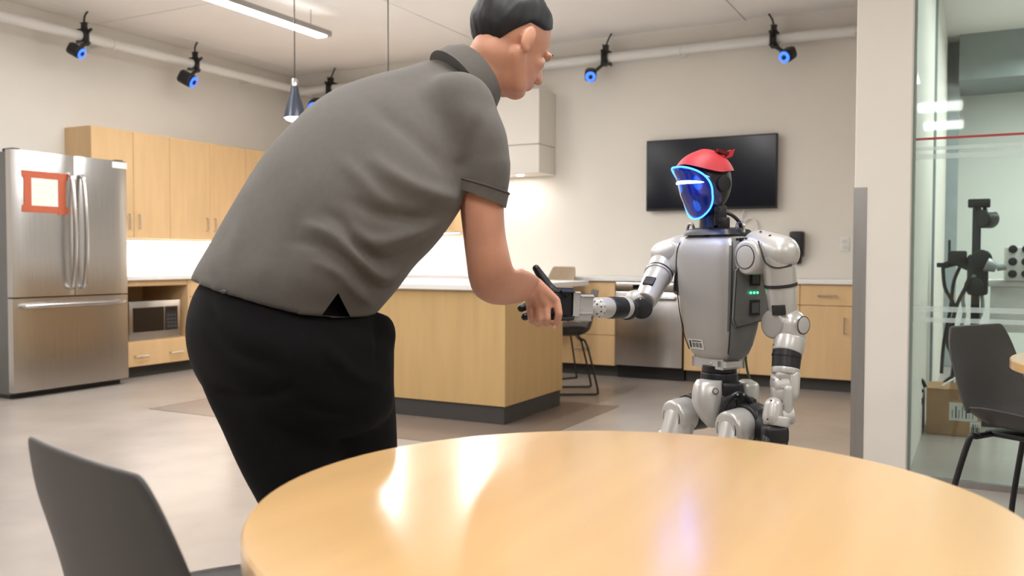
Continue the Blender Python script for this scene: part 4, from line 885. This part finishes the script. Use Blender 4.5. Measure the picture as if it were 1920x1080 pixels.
# sleeve (near arm)
SH = W(868, 235, 1.86)
def arm_ring(L_, R_, d, k=.95, ex=2.0): 
    a, b = W(L_[0], L_[1], d), W(R_[0], R_[1], d); ax = (b-a).normalized(); dp = (DEP-ax*DEP.dot(ax)).normalized()
    return ringpts((a+b)/2, ax, dp, (b-a).length/2, (b-a).length/2*k, 32, ex)
sl = [arm_ring((815, 190), (875, 180), 1.95), arm_ring((795, 185), (910, 178), 1.915), arm_ring((802, 205), (936, 212), 1.89), arm_ring((828, 240), (955, 255), 1.875), arm_ring((846, 295), (958, 312), 1.87), arm_ring((850, 330), (953, 358), 1.87), arm_ring((849, 350), (947, 388), 1.87)]
loft(bm, smooth_rings(sl, 3)); ell(bm, W(858, 205, 1.90), (LAT, DEP, ZUP), (.085, .075, .085), 24, 14)
# far shoulder and sleeve
fs = [W(800, 180, 2.15), W(765, 235, 2.18), W(700, 290, 2.21), W(650, 335, 2.22)]
for a, b, r0, r1 in ((0, 1, .085, .08), (1, 2, .08, .073), (2, 3, .073, .068)): capsule(bm, fs[a], fs[b], r0, r1, 24, 6)
FOLDS = [([(868, 375), (800, 360), (735, 330), (690, 290)], 16, .010), ([(862, 395), (790, 410), (720, 400), (650, 375)], 14, -.009), ([(850, 405), (770, 440), (700, 455), (650, 430), (610, 400)], 13, .009),
         ([(800, 455), (735, 490), (690, 475), (640, 420), (600, 395)], 11, -.010), ([(770, 500), (720, 520), (675, 490), (620, 440), (560, 420)], 11, .010), ([(735, 540), (690, 530), (650, 490), (600, 460), (540, 450)], 10, -.008),
         ([(700, 570), (665, 545), (630, 510), (580, 490)], 9, .007), ([(470, 330), (455, 410), (430, 500)], 16, .005), ([(560, 400), (540, 470), (520, 540)], 14, -.005), ([(700, 200), (780, 260), (850, 330)], 16, -.006), ([(900, 215), (880, 280), (868, 330)], 12, -.006), ([(425, 400), (405, 460), (395, 520)], 12, .005), ([(640, 300), (700, 360), (740, 400)], 14, .005)]
def wrinkle(folds, amp=1.0, ns=.0025):
    def f(me):
        segs = []
        for pts, wd, am in folds:
            P = [(p.x, p.y) for p in spline([V((x, y, 0)) for x, y in pts], 5)]
            segs.append((P, wd, am, min(p[0] for p in P)-3*wd, max(p[0] for p in P)+3*wd, min(p[1] for p in P)-3*wd, max(p[1] for p in P)+3*wd))
        nrm = [v.normal.copy() for v in me.vertices]
        for v, nn in zip(me.vertices, nrm):
            x, y, z = proj(v.co); vd = (CAM-v.co).normalized(); fac = max(0, min(1, nn.dot(vd)*2.0)); h = 0
            if fac > 0:
                for P, wd, am, x0, x1, y0, y1 in segs:
                    if x0 < x < x1 and y0 < y < y1:
                        d2 = 1e9; best = 0
                        for i in range(len(P)-1):
                            ax, ay = P[i]; bx, by = P[i+1]; dx, dy = bx-ax, by-ay; t = max(0, min(1, ((x-ax)*dx+(y-ay)*dy)/(dx*dx+dy*dy+1e-9)))
                            q = (x-ax-t*dx)**2+(y-ay-t*dy)**2
                            if q < d2: d2 = q; best = (i+t)/(len(P)-1)
                        h += am*math.exp(-d2/(wd*wd))*min(1, 3*best+.25)*min(1, 3*(1-best)+.1)
            h = h*fac*amp + ns*noise.noise(v.co*9)
            v.co += nn*h
    return f
def vent(me):
    b = bmesh.new(); b.from_mesh(me); sv = []
    for v in b.verts:
        x, y, z = proj(v.co)
        if 740 < x < 965 and 90 < y < 300: sv.append(v)
    for i in range(30): bmesh.ops.smooth_vert(b, verts=sv, factor=.5, use_axis_x=True, use_axis_y=True, use_axis_z=True)
    b.to_mesh(me); b.free(); me.update()
    wrinkle(FOLDS, 1.25)(me)
    b = bmesh.new(); b.from_mesh(me)
    tri = [(597, 600), (634, 549), (660, 600)]
    def sel(): return [f for f in b.faces if f.normal.dot(CAM-f.calc_center_median()) > 0 and 585 < proj(f.calc_center_median())[0] < 672 and 535 < proj(f.calc_center_median())[1] < 610]
    for (p, q) in ((tri[0], tri[1]), (tri[1], tri[2])):
        g = sel(); nn = ray(*p).cross(ray(*q)).normalized(); es = list({e for f in g for e in f.edges}); vs = list({v for f in g for v in f.verts})
        bmesh.ops.bisect_plane(b, geom=g+es+vs, plane_co=CAM, plane_no=nn)
    def inside(x, y):
        def sg(a, c): return (x-c[0])*(a[1]-c[1])-(a[0]-c[0])*(y-c[1])
        d = [sg(tri[0], tri[1]), sg(tri[1], tri[2]), sg(tri[2], tri[0])]; return not (min(d) < 0 and max(d) > 0)
    bmesh.ops.delete(b, geom=[f for f in sel() if inside(*proj(f.calc_center_median())[:2])], context='FACES')
    b.to_mesh(me); b.free()
shirt = remesh('polo_shirt', bm, SHIRT, per, .0075, 12, vent)
# cuff band and its stitched edge, collar
bm = BM(); cf = [arm_ring((849, 330), (955, 361), 1.87, .97), arm_ring((846, 336), (954, 367), 1.87, .97), arm_ring((846, 350), (949, 390), 1.87, .97), arm_ring((852, 351), (943, 387), 1.87, .93)]
loft(bm, cf, cap0=False, cap1=True); obj('cuff', bm, SHIRT, shirt)
bm = BM(); r_ = arm_ring((847, 333), (955, 364), 1.87, .985); tube(bm, r_+[r_[0]], .0022, 6, smooth=False); obj('cuff_stitching', bm, mat('dark_grey_stitch', srgb(72, 68, 64), .9), shirt)
NB = W(868, 160, 2.02); NT = W(925, 118, 2.05); na = (NT-NB).normalized(); nu, nv_, _ = frame(na)
bm = BM(); loft(bm, [ringpts(NB-na*.01, nu, nv_, .088, n=32), ringpts(NB+na*.02, nu, nv_, .083, n=32), ringpts(NB+na*.04, nu, nv_, .074, n=32), ringpts(NB+na*.046, nu, nv_, .078, n=32), ringpts(NB+na*.015, nu, nv_, .094, n=32), ringpts(NB-na*.014, nu, nv_, .099, n=32)]); obj('collar', bm, SHIRT, shirt)
# ---- trousers
HR = [((396, 505), (690, 540), 1.86), ((364, 548), (702, 586), 1.86), ((349, 600), (728, 622), 1.86), ((351, 648), (738, 655), 1.86), ((364, 692), (738, 690), 1.86), ((388, 730), (738, 728), 1.86), ((428, 770), (735, 765), 1.86), ((490, 805), (700, 800), 1.86)]
bm = BM(); loft(bm, smooth_rings([bring(*r, k=.8) for r in HR], 3))
def legloft(chain):
    rs = []
    for i, (c, ru, rv) in enumerate(chain):
        d = (chain[min(i+1, len(chain)-1)][0]-chain[max(i-1, 0)][0]).normalized(); u = (LAT-d*LAT.dot(d)).normalized(); rs.append(ringpts(c, u, d.cross(u), ru, rv, 32))
    loft(bm, smooth_rings(rs, 3))
def dn(p, z, lat=0, dep=0): return V((p.x, p.y, 0))+LAT*lat+DEP*dep+ZUP*z
kf = W(572, 965, 1.80); kn_ = W(672, 955, 1.95)
legloft([(W(505, 660, 1.80), .15, .10), (W(520, 730, 1.79), .138, .105), (W(535, 800, 1.79), .118, .10), (W(552, 880, 1.795), .098, .09), (kf, .084, .08), (dn(kf, .36, -.015, .0), .073, .075), (dn(kf, .2, -.045, .01), .067, .07), (dn(kf, .075, -.06, .01), .065, .07)])
legloft([(W(630, 660, 1.89), .12, .125), (W(640, 730, 1.89), .114, .13), (W(650, 800, 1.9), .108, .12), (W(662, 880, 1.94), .097, .086), (kn_, .085, .08), (dn(kn_, .37, -.01, .0), .074, .076), (dn(kn_, .2, -.03, .0), .067, .07), (dn(kn_, .075, -.04, 0), .065, .07)])
# front pocket pouch bulging out
ell(bm, W(712, 628, 1.82), (LAT, DEP, ZUP), (.034, .05, .048), 20, 12); ell(bm, W(700, 655, 1.82), (LAT, DEP, ZUP), (.035, .05, .05), 20, 12)
PF = [([(520, 690), (440, 660), (395, 600), (390, 545)], 14, -.010), ([(600, 640), (660, 700), (730, 730)], 12, .006), ([(560, 760), (640, 780), (735, 775)], 12, -.006), ([(700, 610), (712, 650), (705, 690)], 8, -.010), ([(460, 760), (520, 830), (560, 900)], 16, .006), ([(400, 730), (470, 745), (560, 730)], 12, -.008), ([(690, 800), (740, 790)], 9, .006)]
pants = remesh('trousers', bm, PANTS, per, .009, 14, wrinkle(PF, 1.0, .003))
bm = BM(); tube(bm, [W(412, 548, 1.683), W(440, 542, 1.672), W(480, 553, 1.655)], .0022, 6); obj('back_pocket_zip', bm, mat('zip_black', srgb(44, 44, 48), .35, metal=.4), pants)
bm = BM(); obox(bm, W(420, 547, 1.676), (LAT, DEP, ZUP), (.012, .004, .007), .002); obj('zip_pull', bm, mat('zip_metal', srgb(110, 110, 115), .3, metal=.8), pants)
# ---- shoes
def shoe(c, fwd):
    fwd = V((fwd.x, fwd.y, 0)).normalized(); sdv = V((-fwd.y, fwd.x, 0)); base = V((c.x, c.y, 0)); n = 32
    def rg(z, k, tx=0): return [base+fwd*(.05+tx+(.145*math.cos(q)*k if math.cos(q) > 0 else .13*math.cos(q)*k))+sdv*((.043+.009*math.cos(q))*k*math.sin(q))+ZUP*z for q in [2*math.pi*i/n for i in range(n)]]
    def rg2(z, l0, l1, w_): return [base+fwd*((l0+l1)/2+(l1-l0)/2*math.cos(q))+sdv*(w_*math.sin(q))+ZUP*z for q in [2*math.pi*i/n for i in range(n)]]
    bm = BM(); loft(bm, [rg(0.022, .97), rg(.04, .96), rg2(.06, -.085, .15, .043), rg2(.08, -.085, .09, .04), rg2(.1, -.08, .05, .04)]); o = obj('shoe', bm, SHOE, per)
    bm = BM(); loft(bm, [rg(0, .97), rg(.004, 1.0), rg(.02, 1.0), rg(.024, .97)]); obj('sole', bm, SOLE, o)
FACE = (LAT*math.cos(PHI)+DEP*math.sin(PHI))
shoe(dn(kf, 0, -.06, .02), FACE); shoe(dn(kn_, 0, -.04, 0), FACE)
# ---- body: head, neck, arms, hands, core
bm = BM()
capsule(bm, W(540, 620, 1.86), W(700, 330, 1.95), .11, .12, 24, 6); capsule(bm, W(700, 330, 1.95), NB, .12, .06, 24, 6)
capsule(bm, NB-na*.02, NT, .062, .056, 24, 6)
# near arm
EL = W(912, 520, 1.90)
ar = [arm_ring((862, 300), (946, 315), 1.872, .95), arm_ring((862, 380), (945, 390), 1.873, .95), arm_ring((868, 440), (948, 438), 1.88, .95), arm_ring((874, 490), (956, 478), 1.89, .95), arm_ring((880, 530), (962, 500), 1.905, .92), arm_ring((893, 556), (968, 506), 1.925, .9), arm_ring((922, 571), (978, 502), 1.95, .9), arm_ring((950, 572), (990, 508), 1.985, .9), arm_ring((976, 568), (1003, 515), 2.03, .8), arm_ring((986, 564), (1012, 522), 2.055, .62)]
loft(bm, smooth_rings(ar, 3))
# near hand
hd_ = 2.085
Wr = W(998, 540, 2.05)
MC = [W(1043, 564, hd_-.002), W(1025, 572, hd_-.006), W(1009, 575, hd_-.004), W(993, 573, hd_+.004)]
for k_, m_ in enumerate(MC):
    s0 = W(1005-4*k_, 533+5*k_, 2.06); capsule(bm, s0, m_, .0165, .0105-.0006*k_, 16, 5)
for a, b in zip(MC, MC[1:]): capsule(bm, a-ZUP*-.004, b-ZUP*-.004, .008, .008, 14, 4)
capsule(bm, W(1006, 540, 2.068), W(1022, 560, 2.085), .022, .019, 16, 5)
FG = [[(1043, 564, hd_-.002), (1048, 588, hd_-.006), (1045, 603, hd_+.004), (1041, 611, hd_+.010)],
      [(1025, 572, hd_-.006), (1026, 596, hd_-.010), (1025, 606, hd_+.012), (1022, 600, hd_+.032)],
      [(1009, 575, hd_-.004), (1010, 598, hd_-.008), (1009, 607, hd_+.014), (1008, 600, hd_+.034)],
      [(993, 573, hd_+.004), (995, 593, hd_+.000), (997, 602, hd_+.016), (995, 596, hd_+.03)]]
for k_, f_ in enumerate(FG):
    P_ = [W(*q) for q in f_]; rr_ = (.0100, .0094, .0092, .0086) if k_ < 3 else (.0090, .0084, .0082, .0078)
    if k_ == 0: rr_ = (.0105, .0095, .0086, .0078)
    for i in range(3): capsule(bm, P_[i], P_[i+1], rr_[i], rr_[i+1], 14, 4)
TH = [W(1000, 545, 2.085), W(1012, 556, 2.125), W(1030, 562, 2.135), W(1040, 572, 2.118)]
for i in range(3): capsule(bm, TH[i], TH[i+1], (.016, .0125, .011)[i], (.0125, .011, .009)[i], 14, 4)
# far arm, resting on the thigh
fa_ = [W(765, 235, 2.18), W(610, 390, 2.22), W(640, 560, 2.08)]
capsule(bm, fa_[0], fa_[1], .055, .043, 20, 5); capsule(bm, fa_[1], fa_[2], .044, .03, 20, 5)
hb0 = fa_[2]; hdir = (W(650, 640, 2.02)-hb0).normalized()
capsule(bm, hb0, hb0+hdir*.06, .028, .034, 16, 5)
for k_ in range(4): 
    o_ = DEP*(-.028+.019*k_); capsule(bm, hb0+hdir*.08+o_, hb0+hdir*(.15-.012*abs(k_-1.3))+o_-LAT*.0+ZUP*-.004, .0105, .008, 12, 4)
capsule(bm, hb0+hdir*.03-DEP*.02, hb0+hdir*.085-DEP*.055, .012, .009, 12, 4)
# head
HCn = W(962, 78, 2.06)
pf_ = R(36); pit_ = R(28)
ff = (LAT*math.cos(pf_)+DEP*math.sin(pf_)); hsd = (LAT*math.sin(pf_)-DEP*math.cos(pf_))      # hsd: towards the right ear
fF = (ff*math.cos(pit_)-ZUP*math.sin(pit_)).normalized(); fU = (ZUP*math.cos(pit_)+ff*math.sin(pit_)).normalized()
def FP(w_, s_, v_): return HCn+fF*w_+hsd*s_+fU*v_
ax3 = (fF, hsd, fU)
ell(bm, FP(-.012, 0, .022), ax3, (.098, .077, .092), 28, 18)        # cranium
ell(bm, FP(.03, 0, -.045), ax3, (.060, .058, .075), 24, 14)          # face
ell(bm, FP(.055, 0, -.098), ax3, (.028, .03, .022), 18, 10)          # chin
for s in (1, -1):
    capsule(bm, FP(-.005, s*.05, -.05), FP(.045, s*.03, -.098), .022, .02, 16, 4)    # jaw
    ell(bm, FP(.055, s*.038, -.028), ax3, (.024, .022, .02), 14, 8)                 # cheek
    ell(bm, FP(.079, s*.030, .006), ax3, (.014, .024, .009), 14, 8)                 # brow
    ell(bm, FP(-.008, s*.078, -.015), ax3, (.018, .008, .031), 16, 10)              # ear
    ell(bm, FP(-.002, s*.077, -.037), ax3, (.010, .008, .011), 12, 8)
capsule(bm, FP(.086, 0, -.002), FP(.104, 0, -.038), .008, .0115, 14, 4)             # nose
for s in (1, -1): ell(bm, FP(.094, s*.012, -.042), ax3, (.011, .009, .008), 12, 8)
ell(bm, FP(.086, 0, -.066), ax3, (.009, .022, .005), 14, 8); ell(bm, FP(.084, 0, -.075), ax3, (.009, .019, .005), 14, 8)
capsule(bm, FP(-.035, 0, -.06), NT-na*.02, .054, .056, 20, 5)
def skinpost(me):
    b = bmesh.new(); b.from_mesh(me); keep = [FP(.1, 0, -.035), FP(.085, 0, -.07), FP(-.008, .08, -.02), FP(-.008, -.08, -.02), FP(.08, .03, .0), FP(.08, -.03, .0)]
    hv_ = [v for v in b.verts if v.co.z > 1.28 and min((v.co-k).length for k in keep) > .034]
    av = [v for v in b.verts if v.co.z < 1.28 and proj(v.co)[0] < 990 and proj(v.co)[2] < 2.06]
    for i in range(14): bmesh.ops.smooth_vert(b, verts=hv_, factor=.5, use_axis_x=True, use_axis_y=True, use_axis_z=True)
    for i in range(10): bmesh.ops.smooth_vert(b, verts=av, factor=.5, use_axis_x=True, use_axis_y=True, use_axis_z=True)
    b.to_mesh(me); b.free()
body = remesh('body', bm, SKIN, per, .0036, 2, skinpost)
# eyes
for s in (1, -1):
    bm = BM(); ell(bm, FP(.070, s*.031, -.010), ax3, (.011, .013, .0085), 16, 10); e_ = obj('eye', bm, mat('eye_white', srgb(235, 232, 228), .25), per)
    bm = BM(); ell(bm, FP(.0785, s*.032, -.011), ax3, (.003, .0055, .0055), 12, 8); obj('iris', bm, mat('dark_iris', srgb(40, 26, 18), .2), e_)
    bm = BM(); capsule(bm, FP(.094, s*.016, .010), FP(.086, s*.045, .012), .0035, .0025, 10, 3); obj('eyebrow', bm, HAIR, per)
# hair: a shell over the cranium down to the nape, clear of face and ears
bm = BM(); nu_, nv2 = 120, 36; rows = []
hc_ = (-.014, 0, .022); hr = (.108, .088, .104)
for j in range(nv2+1):
    row = []
    for i in range(nu_):
        ph = 2*math.pi*i/nu_; c, s = math.cos(ph), math.sin(ph)
        # lowest polar angle allowed by the hairline, by azimuth (0 = forehead, pi = nape)
        a_ = abs(math.atan2(s, c)); lim = 62+5*math.sin(ph*9) if a_ < .6 else (62+(a_-.6)/.55*22 if a_ < 1.15 else (84+(a_-1.15)/.5*8 if a_ < 1.65 else 94+min(1, (a_-1.65)/.6)*46))
        t = R(lim)*(.015+.985*j/nv2); k = 1+.03*noise.noise(V((c*5, s*5, t*3)))+.014*noise.noise(V((c*22, s*22, t*4)))
        k *= 1-.085*(j/nv2)**5
        if j == nv2: k = .86
        row.append(FP(hc_[0]+hr[0]*math.sin(t)*c*k, hr[1]*math.sin(t)*s*k, hc_[2]+hr[2]*math.cos(t)*k))
    rows.append(row)
loft(bm, rows); hair = obj('hair', bm, HAIR, per, ang=70)
# finger nails on the gripping hand
for k_, f_ in enumerate(FG[:1]):
    a, b = W(*f_[2]), W(*f_[3]); d_ = (b-a).normalized(); o_ = (CAM-b).normalized(); o_ = (o_-d_*o_.dot(d_)).normalized(); bm = BM(); obox(bm, b+o_*.0078, (d_, d_.cross(o_), o_), (.010, .009, .0015), .0006); obj('finger_nail', bm, mat('nail', srgb(222, 170, 150), .3), per)
